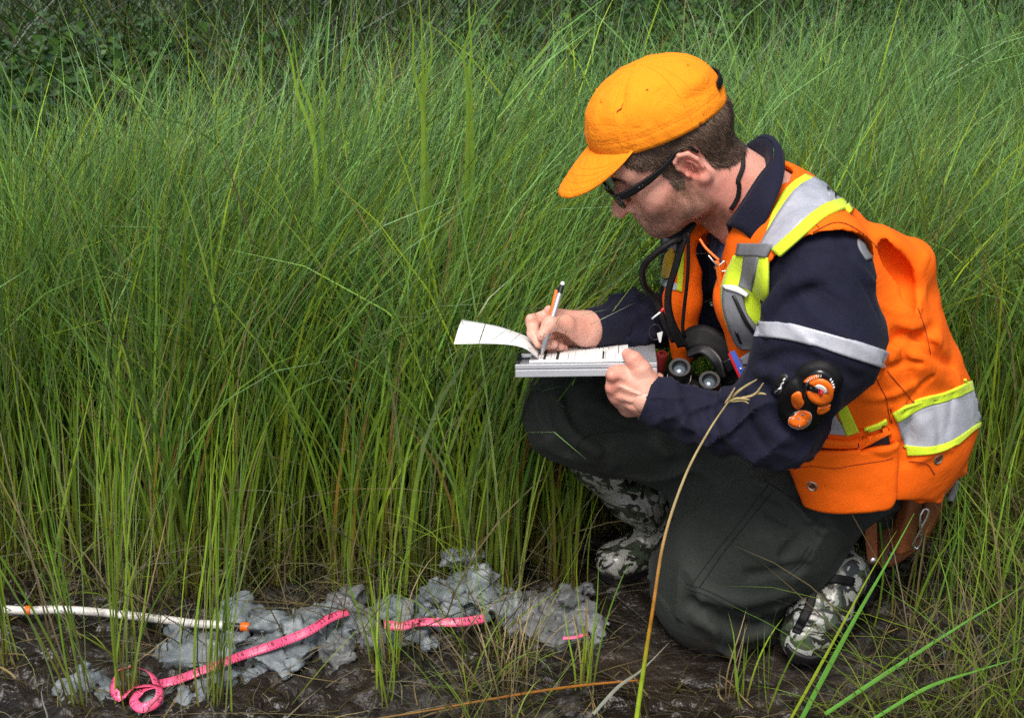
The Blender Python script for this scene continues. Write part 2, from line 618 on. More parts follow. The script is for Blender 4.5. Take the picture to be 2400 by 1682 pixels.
M['alu'] = plain('brushed_aluminium', (0.46, 0.48, 0.51), 0.35, 0.45, nscale=15, nvar=0.06, bump=0.05)
M['white'] = plain('white_plastic', (0.75, 0.75, 0.74), 0.4, bump=0)
M['orange_p'] = plain('orange_plastic', (0.85, 0.16, 0.01), 0.35, bump=0)
M['blue'] = plain('blue_card', (0.06, 0.12, 0.50), 0.35, bump=0)
M['red'] = plain('red_plastic', (0.55, 0.02, 0.03), 0.4, bump=0)
M['maroon'] = plain('dark_red_plastic', (0.10, 0.008, 0.008), 0.35, bump=0)
M['teal'] = plain('teal_tag', (0.05, 0.50, 0.50), 0.5, bump=0)
def leather():
    m = N('brown_tool_leather')
    nz = m.noise(9, 6, 0.65); f = m.noise(220, 4, 0.6)
    c = m.ramp(nz.outputs[0], [(0.25, (0.11, 0.030, 0.010)), (0.55, (0.26, 0.080, 0.025)), (0.8, (0.36, 0.13, 0.05))]).outputs[0]
    m.set(Base_Color=c, Roughness=0.5, Normal=m.bump(f.outputs[0], 0.25, 0.002)); return m.m
M['leather'] = leather()
def glass():
    m = N('lens_glass')
    m.set(Base_Color=(0.10, 0.14, 0.17), Roughness=0.03, Specular_IOR_Level=1.0, Coat_Weight=1.0, Metallic=0.3); return m.m
M['glass'] = glass()
def clear():
    m = N('spectacle_lens')
    g = m.n('ShaderNodeBsdfGlossy'); g.inputs['Roughness'].default_value = 0.02
    t = m.n('ShaderNodeBsdfTransparent'); t.inputs[0].default_value = (0.32, 0.34, 0.36, 1)
    fr = m.n('ShaderNodeFresnel'); fr.inputs[0].default_value = 1.5
    mx = m.n('ShaderNodeMixShader'); m.l(fr.outputs[0], mx.inputs[0]); m.l(t.outputs[0], mx.inputs[1]); m.l(g.outputs[0], mx.inputs[2])
    m.l(mx.outputs[0], m.out.inputs[0]); return m.m
M['clear'] = clear()
def skin():
    m = N('skin')
    a = m.n('ShaderNodeAttribute', attribute_name='tone'); st = m.n('ShaderNodeAttribute', attribute_name='beard')
    sp = m.noise(260, 3, 0.6); big = m.noise(28, 4, 0.6); fine = m.noise(620, 3, 0.7)
    vor = m.n('ShaderNodeTexVoronoi'); vor.inputs['Scale'].default_value = 520; m.l(m.coord(), vor.inputs['Vector'])
    base = m.mix(m.ramp(big.outputs[0], [(0.35, (0, 0, 0)), (0.7, (1, 1, 1))]).outputs[0], (0.66, 0.345, 0.255), (0.72, 0.41, 0.315))
    base = m.mix(a.outputs['Fac'], base, (0.66, 0.205, 0.150))
    fr = m.ramp(sp.outputs[0], [(0.60, (0, 0, 0)), (0.72, (1, 1, 1))]).outputs[0]
    base = m.mix(m.math('MULTIPLY', fr, 0.25), base, (0.48, 0.20, 0.12))
    dots = m.ramp(vor.outputs['Distance'], [(0.18, (1, 1, 1)), (0.42, (0, 0, 0))]).outputs[0]
    bf = m.math('MULTIPLY', st.outputs['Fac'], m.math('ADD', m.math('MULTIPLY', dots, 0.5), 0.80))
    bf = m.math('MULTIPLY', bf, m.ramp(m.noise(60, 5, 0.7).outputs[0], [(0.3, (0.5, 0.5, 0.5)), (0.6, (1, 1, 1))]).outputs[0])
    base = m.mix(bf, base, (0.115, 0.056, 0.032))
    m.set(Base_Color=base, Roughness=0.5, Subsurface_Weight=0.08, Subsurface_Scale=0.006,
          Normal=m.bump(fine.outputs[0], 0.3, 0.0008, m.bump(sp.outputs[0], 0.3, 0.0015)))
    m.b.inputs['Subsurface Radius'].default_value = (1.0, 0.35, 0.2)
    return m.m
M['skin'] = skin()
M['nail'] = plain('fingernail', (0.62, 0.36, 0.28), 0.3, bump=0)
M['lip'] = plain('lip', (0.42, 0.12, 0.09), 0.5)
def hairmat():
    m = N('brown_hair')
    a = m.n('ShaderNodeAttribute', attribute_name='tone')
    c = m.ramp(a.outputs['Fac'], [(0.0, (0.030, 0.018, 0.012)), (0.6, (0.115, 0.072, 0.048)), (1.0, (0.22, 0.150, 0.105))]).outputs[0]
    m.set(Base_Color=c, Roughness=0.5, Specular_IOR_Level=0.4); return m.m
M['hair'] = hairmat()
def camo():
    m = N('camouflage_boot')
    co = m.coord()
    n1 = m.noise(10, 2, 0.5, co, 2.4); n2 = m.noise(17, 2, 0.5, co, 3.2); n3 = m.noise(26, 3, 0.6, co, 2.5)
    n4 = m.noise(12, 1, 0.5, co, 1.0)
    base = m.mix(m.ramp(n4.outputs[0], [(0.4, (0, 0, 0)), (0.65, (1, 1, 1))]).outputs[0], (0.28, 0.29, 0.25), (0.44, 0.46, 0.45))
    base = m.mix(m.ramp(n3.outputs[0], [(0.58, (0, 0, 0)), (0.6, (1, 1, 1))]).outputs[0], base, (0.10, 0.10, 0.07))
    base = m.mix(m.ramp(n1.outputs[0], [(0.53, (0, 0, 0)), (0.55, (1, 1, 1))]).outputs[0], base, (0.050, 0.068, 0.042))
    base = m.mix(m.ramp(n2.outputs[0], [(0.535, (0, 0, 0)), (0.555, (1, 1, 1))]).outputs[0], base, (0.022, 0.022, 0.018))
    gz = m.n('ShaderNodeNewGeometry'); sx = m.n('ShaderNodeSeparateXYZ'); m.l(gz.outputs['Position'], sx.inputs[0])
    mud = m.noise(40, 6, 0.7, co)
    hf = m.math('ADD', m.math('MULTIPLY', sx.outputs['Z'], -16.0), m.math('MULTIPLY', mud.outputs[0], 1.5))
    mf = m.ramp(hf, [(0.28, (0, 0, 0)), (0.5, (1, 1, 1))]).outputs[0]
    base = m.mix(mf, base, (0.030, 0.026, 0.022))
    m.set(Base_Color=base, Roughness=m.ramp(mf, [(0, (0.36,) * 3), (1, (0.6,) * 3)]).outputs[0], Coat_Weight=0.5, Coat_Roughness=0.15,
          Normal=m.bump(m.noise(30, 4, 0.6, co, 0.8).outputs[0], 0.35, 0.01))
    return m.m
M['camo'] = camo()
# ================================================================== the kneeling man
FWD = nrm(A(-0.92, -0.38, 0)); LEFT = A(-FWD[1], FWD[0], 0) * 1.0   # his front, his left
PEL = A(0.61, 2.50, 0.40); NB = A(0.395, 2.40, 0.887); CH = A(0.475, 2.435, 0.70)
UPS = nrm(NB - PEL)
SL = A(0.46, 2.235, 0.825); EL = W(1822, 990, 2.215); WL = W(1512, 935, 2.25)
SR = A(0.335, 2.565, 0.83); ER = W(1640, 748, 2.56); WR = W(1388, 769, 2.41)
FB = nrm(FWD - UPS * (FWD @ UPS))            # torso depth direction

person = empty('person', (0.45, 2.45, 0.0), category='person',
               label='man in orange cap and hi-vis vest kneeling on wet mud while writing')
def P_(o):
    adopt(person, o); return o

# ---------------------------------------------------------------- head frame
def head_rot(yaw, pit, rol):
    B = np.array([[-1, 0, 0], [0, -1, 0], [0, 0, 1.0]]).T
    c, s = math.cos(yaw), math.sin(yaw); Rz = np.array([[c, -s, 0], [s, c, 0], [0, 0, 1]])
    c, s = math.cos(pit), math.sin(pit); Rp = np.array([[c, 0, s], [0, 1, 0], [-s, 0, c]])
    c, s = math.cos(rol), math.sin(rol); Rr = np.array([[1, 0, 0], [0, c, -s], [0, s, c]])
    return Rz @ B @ Rp @ Rr
HYAW, HPIT, HROL = 4.0, 35.0, 0.0
HR = head_rot(math.radians(HYAW), math.radians(HPIT), math.radians(HROL))
_eo = HR @ A(-0.010, 0.082, 0.0)
HO = W(1622, 392, 2.385 + _eo[1]) - _eo
def h2w(p): return np.asarray(p, float) @ HR.T + HO
def w2h(p): return (np.asarray(p, float) - HO) @ HR
NBH = w2h(NB)
CAPC = A(-0.002, 0, 0.059); CT = math.radians(-12.5)         # cap ring centre and tip-back
CR = np.array([[math.cos(CT), 0, -math.sin(CT)], [0, 1, 0], [math.sin(CT), 0, math.cos(CT)]])   # rows: fwd, left, up of the cap in head frame

head = Field()
HI = np.eye(3)
head.ell((-0.014, 0, 0.050), HI, (0.100, 0.077, 0.092), 0.01)
head.ell((0.040, 0, -0.006), HI, (0.060, 0.062, 0.076), 0.03)
head.cone((0.055, -0.028, 0.055), (0.055, 0.028, 0.055), 0.042, 0.042, 0.03)      # forehead
for s in (-1, 1):
    head.cone((0.002, s * 0.054, -0.036), (0.016, s * 0.050, -0.062), 0.018, 0.019, 0.03)   # jaw angle
    head.cone((0.016, s * 0.050, -0.062), (0.082, s * 0.016, -0.084), 0.020, 0.015, 0.03)
    head.ball((0.058, s * 0.046, -0.012), 0.022, 0.03)                                       # cheekbone
    head.cone((0.062, s * 0.040, -0.035), (0.072, s * 0.030, -0.070), 0.022, 0.018, 0.03)    # cheek
    head.cone((0.092, s * 0.014, 0.030), (0.076, s * 0.050, 0.034), 0.010, 0.011, 0.02)      # brow
head.ball((0.092, 0, -0.084), 0.0155, 0.020)                                                  # chin
head.cone((0.088, 0, -0.046), (0.091, 0, -0.068), 0.022, 0.017, 0.02)                         # muzzle
head.cone((0.097, 0, 0.020), (0.1225, 0, -0.018), 0.0080, 0.0112, 0.012)                      # nose ridge
head.ball((0.1265, 0, -0.0255), 0.0120, 0.010)
for s in (-1, 1):
    head.ball((0.1065, s * 0.0130, -0.0285), 0.0085, 0.008)                                   # nostril wing
    head.ball((0.079, s * 0.032, 0.010), 0.0135, 0.006)                                      # eyeball under lid
head.cone((0.098, -0.017, -0.0525), (0.1075, 0, -0.0485), 0.0050, 0.0064, 0.006)             # upper lip
head.cone((0.098, 0.017, -0.0525), (0.1075, 0, -0.0485), 0.0050, 0.0064, 0.006)
head.cone((0.096, -0.014, -0.0595), (0.1050, 0, -0.0610), 0.0050, 0.0070, 0.006)             # lower lip
head.cone((0.096, 0.014, -0.0595), (0.1050, 0, -0.0610), 0.0050, 0.0070, 0.006)
# eye sockets, mouth line, philtrum, nose-to-mouth crease
for s in (-1, 1):
    head.fold([(0.090, s * 0.020, 0.014), (0.090, s * 0.040, 0.012)], -0.008, 0.011)
    head.fold([(0.088, s * 0.018, 0.0035), (0.092, s * 0.034, 0.002), (0.085, s * 0.046, 0.005)], -0.0016, 0.003)
    head.fold([(0.106, s * 0.0185, -0.027), (0.098, s * 0.027, -0.042), (0.090, s * 0.032, -0.056)], -0.0026, 0.005)
    head.fold([(0.098, s * 0.020, -0.0560), (0.091, s * 0.0275, -0.0580)], -0.0014, 0.0028)
head.fold([(0.097, -0.022, -0.0560), (0.110, 0, -0.0548), (0.097, 0.022, -0.0560)], -0.0036, 0.0030)
head.fold([(0.098, -0.012, -0.0710), (0.100, 0, -0.0715), (0.098, 0.012, -0.0710)], -0.003, 0.005)
# ears
for s in (-1, 1):
    ec = A(-0.010, s * 0.079, 0.000)
    t = math.radians(-16)
    eR = np.array([[math.cos(t), -s * 0.30, math.sin(t)], [s * 0.28, s * 0.95, 0], [-math.sin(t), 0, math.cos(t)]])
    eR = np.array([nrm(eR[0]), nrm(eR[1]), nrm(eR[2])])
    def E_(x, y, z, ec=ec, eR=eR): return ec + np.array([x, y, z]) @ eR
    head.ell(E_(-0.002, 0.0005, 0.001), eR, (0.0165, 0.0042, 0.027), 0.006)
    rim = [E_(0.014, 0.001, 0.002), E_(0.0145, 0.004, 0.014), E_(0.009, 0.006, 0.0255), E_(-0.004, 0.007, 0.0295), E_(-0.0155, 0.007, 0.022),
           E_(-0.0185, 0.007, 0.006), E_(-0.0145, 0.006, -0.010), E_(-0.008, 0.005, -0.021)]
    head.chain(rim, [0.003, 0.0034, 0.0037, 0.0037, 0.0037, 0.0035, 0.0032, 0.003], 0.0025)
    head.ball(E_(-0.001, 0.004, -0.0255), 0.0082, 0.006)
    ant = [E_(-0.002, 0.004, 0.019), E_(-0.0095, 0.0045, 0.009), E_(-0.0098, 0.0045, -0.004), E_(-0.004, 0.004, -0.0145)]
    head.chain(ant, [0.003, 0.0035, 0.0035, 0.003], 0.003)
    head.ball(E_(0.0125, 0.004, -0.005), 0.0048, 0.004)       # tragus
    head.fold([E_(0.002, 0.003, 0.004), E_(0.003, 0.003, -0.008)], -0.0085, 0.0055)
    head.fold([E_(0.003, 0.004, 0.019), E_(-0.010, 0.004, 0.018), E_(-0.0145, 0.004, 0.006)], -0.0042, 0.0030)
    head.fold([E_(-0.016, 0.0, 0.018), E_(-0.017, 0, 0.0), E_(-0.010, -0.004, -0.02)], 0.0, 0.003)
# neck
head.cone((-0.022, 0, -0.02), NBH + A(0.010, 0, -0.01), 0.053, 0.058, 0.030)
head.cone((0.0, 0, -0.06), NBH + A(0.045, 0, -0.03), 0.045, 0.055, 0.03)
head.cone((-0.012, 0.060, -0.035), NBH + A(0.055, 0.018, -0.015), 0.012, 0.012, 0.03)
head.post.append(lambda p, d: d + 0.00035 * vnoise(p, 90, 3))
head_w = lambda p: head(w2h(p))

# ---------------------------------------------------------------- hands
def px3(L): return [W(*q) for q in L]
rh = Field()
rh.cone(W(1400, 769, 2.415), W(1372, 768, 2.405), 0.026, 0.026, 0.01, side=(0.2, 0.9, -0.4), flat=0.85)
rh.cone(W(1385, 766, 2.41), W(1290, 742, 2.395), 0.025, 0.0150, 0.012)
rh.cone(W(1382, 775, 2.415), W(1303, 764, 2.405), 0.024, 0.0150, 0.012)
rh.cone(W(1380, 785, 2.415), W(1322, 793, 2.415), 0.021, 0.0140, 0.012)
rh.cone(W(1368, 780, 2.39), W(1325, 760, 2.362), 0.021, 0.0150, 0.014)
rh.chain(px3([(1325, 758, 2.362), (1290, 758, 2.340), (1270, 785, 2.328)]), [0.0145, 0.0118, 0.0090], 0.008)         # thumb
rh.chain(px3([(1290, 741, 2.395), (1248, 752, 2.375), (1250, 780, 2.352), (1262, 806, 2.335)]), [0.0135, 0.0112, 0.0095, 0.0072], 0.005)
rh.chain(px3([(1292, 756, 2.405), (1256, 778, 2.385), (1270, 806, 2.362), (1296, 806, 2.350)]), [0.0125, 0.0105, 0.0095, 0.0082], 0.004)
rh.chain(px3([(1302, 775, 2.412), (1276, 800, 2.392), (1292, 815, 2.372), (1312, 812, 2.365)]), [0.012, 0.0100, 0.0090, 0.0078], 0.004)
rh.chain(px3([(1316, 792, 2.415), (1296, 812, 2.400), (1308, 820, 2.385), (1322, 816, 2.376)]), [0.011, 0.0090, 0.0080, 0.0070], 0.004)
rh.fold(px3([(1345, 790, 2.37), (1320, 780, 2.37), (1306, 772, 2.36)]), -0.003, 0.005)
rh.fold(px3([(1290, 752, 2.325), (1284, 766, 2.325)]), -0.0012, 0.003)
for q in ((1286, 724, 2.385), (1243, 745, 2.365)):
    rh.ball(W(*q), 0.0055, 0.012)
rh.post.append(lambda p, d: d + 0.0005 * vnoise(p, 70, 5) + 0.0002 * vnoise(p, 260, 6))

lh = Field()
lh.cone(W(1530, 935, 2.262), W(1500, 925, 2.258), 0.029, 0.030, 0.01, side=(0, 0.9, -0.4), flat=0.75)
lh.cone(W(1510, 915, 2.26), W(1449, 882, 2.262), 0.0235, 0.0150, 0.014)
lh.cone(W(1508, 925, 2.262), W(1448, 910, 2.266), 0.0230, 0.0150, 0.014)
lh.cone(W(1449, 884, 2.263), W(1449, 912, 2.267), 0.0135, 0.0135, 0.010); lh.cone(W(1449, 912, 2.267), W(1470, 952, 2.28), 0.0130, 0.0120, 0.012)
lh.cone(W(1506, 935, 2.265), W(1456, 935, 2.275), 0.0220, 0.0140, 0.014)
lh.cone(W(1506, 945, 2.27), W(1474, 956, 2.285), 0.022, 0.0140, 0.014)
lh.cone(W(1520, 908, 2.262), W(1502, 866, 2.262), 0.0200, 0.0150, 0.014)
lh.cone(W(1470, 885, 2.272), W(1505, 880, 2.275), 0.018, 0.018, 0.014)
lh.chain(px3([(1502, 864, 2.262), (1485, 842, 2.265), (1471, 830, 2.280)]), [0.0148, 0.0118, 0.0098], 0.008)          # thumb on the board
lh.chain(px3([(1444, 879, 2.262), (1440, 874, 2.305), (1480, 874, 2.335), (1528, 862, 2.345)]), [0.0140, 0.011, 0.0095, 0.0078], 0.012)
lh.chain(px3([(1444, 907, 2.268), (1444, 900, 2.31), (1490, 893, 2.33), (1544, 884, 2.325)]), [0.0140, 0.0105, 0.0095, 0.0078], 0.012)
lh.chain(px3([(1455, 934, 2.275), (1458, 925, 2.315), (1500, 910, 2.33)]), [0.0135, 0.0100, 0.009], 0.006)
lh.chain(px3([(1473, 955, 2.285), (1475, 945, 2.32), (1510, 925, 2.33)]), [0.0125, 0.0090, 0.008], 0.006)
for q in ((1433, 880, 2.248), (1432, 908, 2.255), (1442, 934, 2.262)):
    lh.ball(W(*q), 0.0068, 0.012)
for a_, b_ in (((1450, 895), (1490, 915)), ((1452, 922), (1490, 932)), ((1466, 945), (1495, 948))):
    lh.fold([W(a_[0], a_[1], 2.245), W(b_[0], b_[1], 2.235)], -0.0030, 0.006)
lh.fold([W(1448, 930, 2.25), W(1478, 952, 2.245), W(1500, 945, 2.235)], 0.0018, 0.0025)
lh.fold([W(1455, 905, 2.245), W(1500, 925, 2.235)], 0.0018, 0.0022)
lh.fold([W(1478, 838, 2.26), W(1492, 848, 2.25)], -0.0010, 0.003)
lh.post.append(lambda p, d: d + 0.0005 * vnoise(p, 70, 8) + 0.0002 * vnoise(p, 260, 9))

# hidden core so that head and hands belong to one body
core = Field()
core.cone(PEL, CH, 0.12, 0.12, 0.05, side=FB, flat=0.8)
core.cone(CH, NB - UPS * 0.06, 0.12, 0.08, 0.05, side=FB, flat=0.8)
core.cone(NB - UPS * 0.05, SL, 0.05, 0.05, 0.04); core.cone(NB - UPS * 0.05, SR, 0.05, 0.05, 0.04)
core.chain([SL, EL, W(1690, 992, 2.235), WL], [0.05, 0.035, 0.025, 0.024], 0.01); core.chain([SR, ER, W(1480, 752, 2.47), WR], [0.05, 0.035, 0.025, 0.022], 0.01)

def join_arrays(parts):
    V, F, o = [], [], 0
    for v, f in parts:
        V.append(v); F.append(f + o); o += len(v)
    return np.concatenate(V), np.concatenate(F)

hv, hf = mesh_arrays(head, (-0.13, -0.10, -0.19), (0.14, 0.10, 0.16), 0.0021)
tone_h = np.zeros(len(hv)); beard = np.zeros(len(hv))
def bump3(p, c, r): return np.exp(-(((p - np.asarray(c)) / np.asarray(r)) ** 2).sum(1))
for s in (-1, 1):
    tone_h += 1.0 * bump3(hv, (-0.012, s * 0.083, 0.0), (0.025, 0.016, 0.035))
    tone_h += 0.42 * bump3(hv, (0.068, s * 0.05, -0.028), (0.032, 0.03, 0.028))
    tone_h += 0.45 * bump3(hv, (-0.04, s * 0.05, -0.08), (0.04, 0.04, 0.05))
tone_h += 0.40 * bump3(hv, (0.118, 0, -0.018), (0.02, 0.02, 0.018))
jaw = np.interp(hv[:, 0], [-0.02, 0.0, 0.012, 0.032, 0.06, 0.10], [0.004, 0.004, 0.004, -0.004, -0.020, -0.034])
beard = np.clip((jaw - hv[:, 2]) / 0.014, 0, 1) * np.clip((hv[:, 0] + 0.002 + 0.25 * np.clip(-0.02 - hv[:, 2], 0, .1)) / 0.012, 0, 1)
beard *= np.clip((hv[:, 2] + 0.150) / 0.03, 0, 1)
beard *= 1 - bump3(hv, (0.104, 0, -0.0550), (0.010, 0.020, 0.009))
beard = np.maximum(beard, 0.75 * bump3(hv, (0.100, 0, -0.041), (0.014, 0.026, 0.007)))
parts = [(h2w(hv), hf)]
rv, rf = mesh_arrays(rh, W(1400, 830, 2.41) - A(0.16, 0.12, 0.03), W(1400, 720, 2.41) + A(0.02, 0.06, 0.06), 0.0018)
lv, lf = mesh_arrays(lh, W(1535, 985, 2.26) - A(0.11, 0.05, 0.04), W(1535, 820, 2.26) + A(0.04, 0.12, 0.04), 0.0018)
cv, cf = mesh_arrays(core, np.min([PEL, SL, SR, WL, WR], 0) - 0.15, np.max([PEL, SL, SR, WL, WR], 0) + 0.13, 0.010)
parts += [(rv, rf), (lv, lf), (cv, cf)]
BV, BF = join_arrays(parts)
bm_ = make_mesh('body', BV, BF)
tone_r = np.clip(0.18 + 0.30 * vnoise(rv, 35, 2), 0, 1) + 0.35 * sum(np.exp(-((rv - W(*q)) ** 2).sum(1) / 0.010 ** 2) for q in ((1286, 724, 2.385), (1243, 748, 2.37), (1250, 800, 2.35), (1290, 815, 2.36)))
tone_l = np.clip(0.22 + 0.30 * vnoise(lv, 35, 2), 0, 1) + 0.35 * sum(np.exp(-((lv - W(*q)) ** 2).sum(1) / 0.012 ** 2) for q in ((1433, 880, 2.25), (1432, 908, 2.255), (1442, 934, 2.262), (1484, 838, 2.262)))
set_col(bm_, 'tone', np.clip(np.concatenate([tone_h + 0.12 + 0.15 * vnoise(hv, 40, 1), tone_r, tone_l, np.zeros(len(cv))]), 0, 1))
set_col(bm_, 'beard', np.clip(np.concatenate([beard, np.zeros(len(rv) + len(lv) + len(cv))]), 0, 1))
body = P_(obj('body', bm_, M['skin']))

# fingernails
def nail(f, px, py, dx, dy, w, l):
    rows = lambda t: [(px + dx * t * l - dy * s * w, py + dy * t * l + dx * s * w) for s in (-1, 1)]
    return patch('fingernail', f, [rows(-1)[0], rows(0)[0], rows(1)[0]], [rows(-1)[1], rows(0)[1], rows(1)[1]], M['nail'], None, 0.0006, 0.002, 6, 6)
for f, px, py, dx, dy, w, l in ((rh, 1271, 784, -0.45, 0.9, 4.0, 6.0), (rh, 1294, 806, 0.9, 0.25, 3.4, 4.0), (rh, 1311, 813, 0.9, 0.1, 3.0, 3.6)):
    o = nail(f, px, py, dx, dy, w, l); o.parent = body

# ---------------------------------------------------------------- hair
def hair():
    # skin points in head frame, area-ish uniform because voxels are
    C = hv[(np.abs(hv[:, 1]) > 0.02) | (hv[:, 0] < 0)]
    x, y, z = C[:, 0], np.abs(C[:, 1]), C[:, 2]
    low = np.interp(x, [-0.12, -0.085, -0.055, -0.032, -0.024, 0.012, 0.014, 0.030, 0.034, 0.060, 0.075], [-0.048, -0.050, -0.042, -0.022, 0.036, 0.036, -0.022, -0.018, 0.026, 0.042, 0.060])
    ok = (z > low) & (z < 0.095) & (x < 0.072) & ~((x > -0.034) & (x < 0.012) & (z < 0.036))
    ok &= ~((y > 0.079) & (x > -0.035) & (x < 0.015))
    ok &= ((C - CAPC) @ CR.T)[:, 2] < 0.001
    B = C[ok]
    rg = np.random.default_rng(5)
    n = 15000
    B = B[rg.integers(0, len(B), n)] + rg.normal(0, 0.0008, (n, 3))
    g = grad(head, B)
    s = np.sign(B[:, 1])
    back = np.clip((-0.02 - B[:, 0]) / 0.05, 0, 1)
    dirn = np.stack([-0.55 + 0.55 * back + 0 * B[:, 0], 0 * s, -0.75 - 0.25 * back], 1)
    front = B[:, 0] > 0.012
    dirn[front] = (-0.25, 0, -1.0)
    dirn += rg.normal(0, 0.22, (n, 3))
    dirn = nrm(dirn - g * (dirn * g).sum(1)[:, None])
    L = rg.uniform(0.010, 0.021, n) * np.where(front, 0.42, 1.0)
    lw = np.interp(B[:, 0], [-0.12, -0.085, -0.055, -0.032], [-0.048, -0.050, -0.042, -0.022])
    L *= np.where(B[:, 0] < -0.03, np.clip(0.55 + (B[:, 2] - lw) / 0.05, 0.55, 1), 1)
    wd = rg.uniform(0.00035, 0.0007, n)
    side = nrm(np.cross(dirn, g))
    K = 4; V = []
    curl = rg.normal(0, 0.12, n)
    for k in range(K):
        t = k / (K - 1)
        c = B + dirn * (L * t)[:, None] + g * (0.0008 + 0.0028 * np.sin(t * 2.2) * (0.5 + L / 0.03))[:, None] + side * (curl * L * t * t)[:, None]
        w = wd * (1 - 0.85 * t ** 2)
        V.append(c - side * w[:, None]); V.append(c + side * w[:, None])
    V = np.stack(V, 1)                       # n,2K,3
    q = np.array([(2 * k, 2 * k + 1, 2 * k + 3, 2 * k + 2) for k in range(K - 1)])
    F = (np.arange(n)[:, None, None] * 2 * K + q[None]).reshape(-1, 4)
    me = make_mesh('hair', h2w(V.reshape(-1, 3)), F)
    tn = np.clip(0.45 + 0.35 * vnoise(B, 60, 4) + rg.normal(0, 0.2, n), 0, 1)
    set_col(me, 'tone', np.repeat(tn, 2 * K))
    return P_(obj('hair', me, M['hair'], kind='stuff'))
hair()

# ---------------------------------------------------------------- jacket
jk = Field()
jk.cone(PEL, CH, 0.145, 0.145, 0.05, side=FB, flat=0.80)
jk.cone(CH, NB - UPS * 0.10, 0.142, 0.104, 0.05, side=FB, flat=0.78)
jk.cone(NB - UPS * 0.085, SL + A(0, 0, -0.02), 0.064, 0.066, 0.04); jk.cone(NB - UPS * 0.075, SR, 0.068, 0.074, 0.05)
jk.chain([SL + A(0.015, 0.0, -0.022), W(1924, 800, 2.205), EL], [0.080, 0.089, 0.070], 0.04)
jk.chain([EL, W(1690, 994, 2.235), W(1560, 950, 2.25), W(1516, 934, 2.256)], [0.066, 0.046, 0.035, 0.033], 0.03)
jk.chain([SR, ER], [0.082, 0.062], 0.04); jk.chain([ER, W(1480, 750, 2.47), W(1392, 769, 2.412)], [0.060, 0.046, 0.031], 0.03)
jk.post.append(lambda p, d: d + 0.0035 * vnoise(p * A(1, 1, 1.4), 11, 1) + 0.0015 * vnoise(p, 26, 2))
def wrinkle(f, a, b, amp, ax_f, lat_f, seed, ramp=None):
    a = np.asarray(a, float); b = np.asarray(b, float); d = nrm(b - a); L = np.linalg.norm(b - a)
    u = nrm(np.cross(d, A(0.2, 0.3, 0.9))); v = np.cross(d, u)
    def post(p, dd):
        s = (p - a) @ d; m = np.where((s > -0.06) & (s < L + 0.05) & (np.linalg.norm(p - a - np.clip(s, 0, L)[:, None] * d, axis=1) < 0.16))[0]
        if len(m):
            q = p[m] - a; sm = s[m]
            uu = q @ u; vv = q @ v; an = np.arctan2(vv, uu)
            c = np.stack([sm * ax_f + 1.3 * np.sin(an + seed), np.cos(an) * lat_f, np.sin(an) * lat_f], 1)
            w = 1 - np.abs(vnoise(c, 1.0, seed))
            wt = np.interp(sm / L, *(ramp or ([0, 1], [1, 1])))
            dd[m] -= amp * wt * (w ** 4 - 0.28)
        return dd
    f.post.append(post)
wrinkle(jk, EL, W(1530, 938, 2.252), 0.0125, 30, 1.2, 3, ([0, 0.2, 0.75, 1.0], [0.6, 1.0, 0.8, 0.25]))
wrinkle(jk, SL, EL, 0.0100, 20, 1.1, 5, ([0, 0.3, 0.6, 0.85, 1.0], [0.35, 0.5, 0.7, 1.0, 0.9]))
wrinkle(jk, ER, W(1400, 769, 2.412), 0.012, 28, 1.2, 7, ([0, 0.8, 1], [1, 0.8, 0.3]))
jk0 = jk
def folds(f, L):
    todo = [(on(f, resample(np.array(q, float), 10)), amp, w) for q, amp, w in L]
    for P, amp, w in todo:
        f.fold(P, amp, w)
folds(jk, [
    ([(1560, 905), (1548, 935), (1552, 985), (1570, 1012)], -0.0090, 0.0057), ([(1585, 908), (1590, 960), (1612, 1030)], 0.0090, 0.0085),
    ([(1600, 905), (1615, 950), (1640, 1010)], -0.0090, 0.0066), ([(1680, 915), (1668, 965), (1690, 1040)], -0.0105, 0.0066),
    ([(1700, 920), (1695, 970), (1730, 1050)], 0.0090, 0.0114), ([(1745, 935), (1760, 1000), (1800, 1060)], -0.0090, 0.0076),
    ([(1770, 940), (1790, 985), (1835, 1030)], 0.0090, 0.0114), ([(1800, 905), (1830, 990), (1870, 1010)], -0.0075, 0.0095),
    ([(1800, 760), (1860, 700), (1900, 680)], -0.0105, 0.0095), ([(1795, 720), (1840, 670), (1900, 650)], 0.0090, 0.0133),
    ([(1785, 700), (1830, 640), (1880, 600)], -0.0090, 0.0095), ([(1790, 850), (1850, 830), (1930, 850), (2010, 890)], -0.0090, 0.0095),
    ([(1780, 870), (1830, 880), (1900, 930)], 0.0075, 0.0114), ([(1990, 590), (2040, 640), (2075, 700)], -0.0075, 0.0076),
    ([(2010, 610), (2050, 660), (2080, 730)], 0.0075, 0.0095), ([(1880, 590), (1960, 600), (2020, 660), (2060, 740)], -0.0045, 0.0038),
    ([(1420, 760), (1470, 740), (1510, 700)], -0.0075, 0.0085), ([(1430, 790), (1480, 775), (1520, 750)], -0.0090, 0.0095),
    ([(1410, 735), (1450, 715), (1490, 690)], 0.0060, 0.0076), ([(1470, 690), (1500, 720), (1520, 780)], -0.0075, 0.0095),
])
lo = np.min([PEL, SL, EL, WL, WR, SR], 0) - 0.16; hi = np.max([PEL, SL, SR, NB], 0) + 0.16
wristcutL = lambda p: (p - W(1512, 933, 2.256)) @ nrm(W(1512, 933, 2.256) - W(1560, 950, 2.25))
jkc = Field(); jkc.prims = jk.prims; jkc.folds = jk.folds; jkc.post = jk.post
WLc, WLd = W(1514, 934, 2.256), nrm(W(1514, 934, 2.256) - W(1565, 952, 2.25))
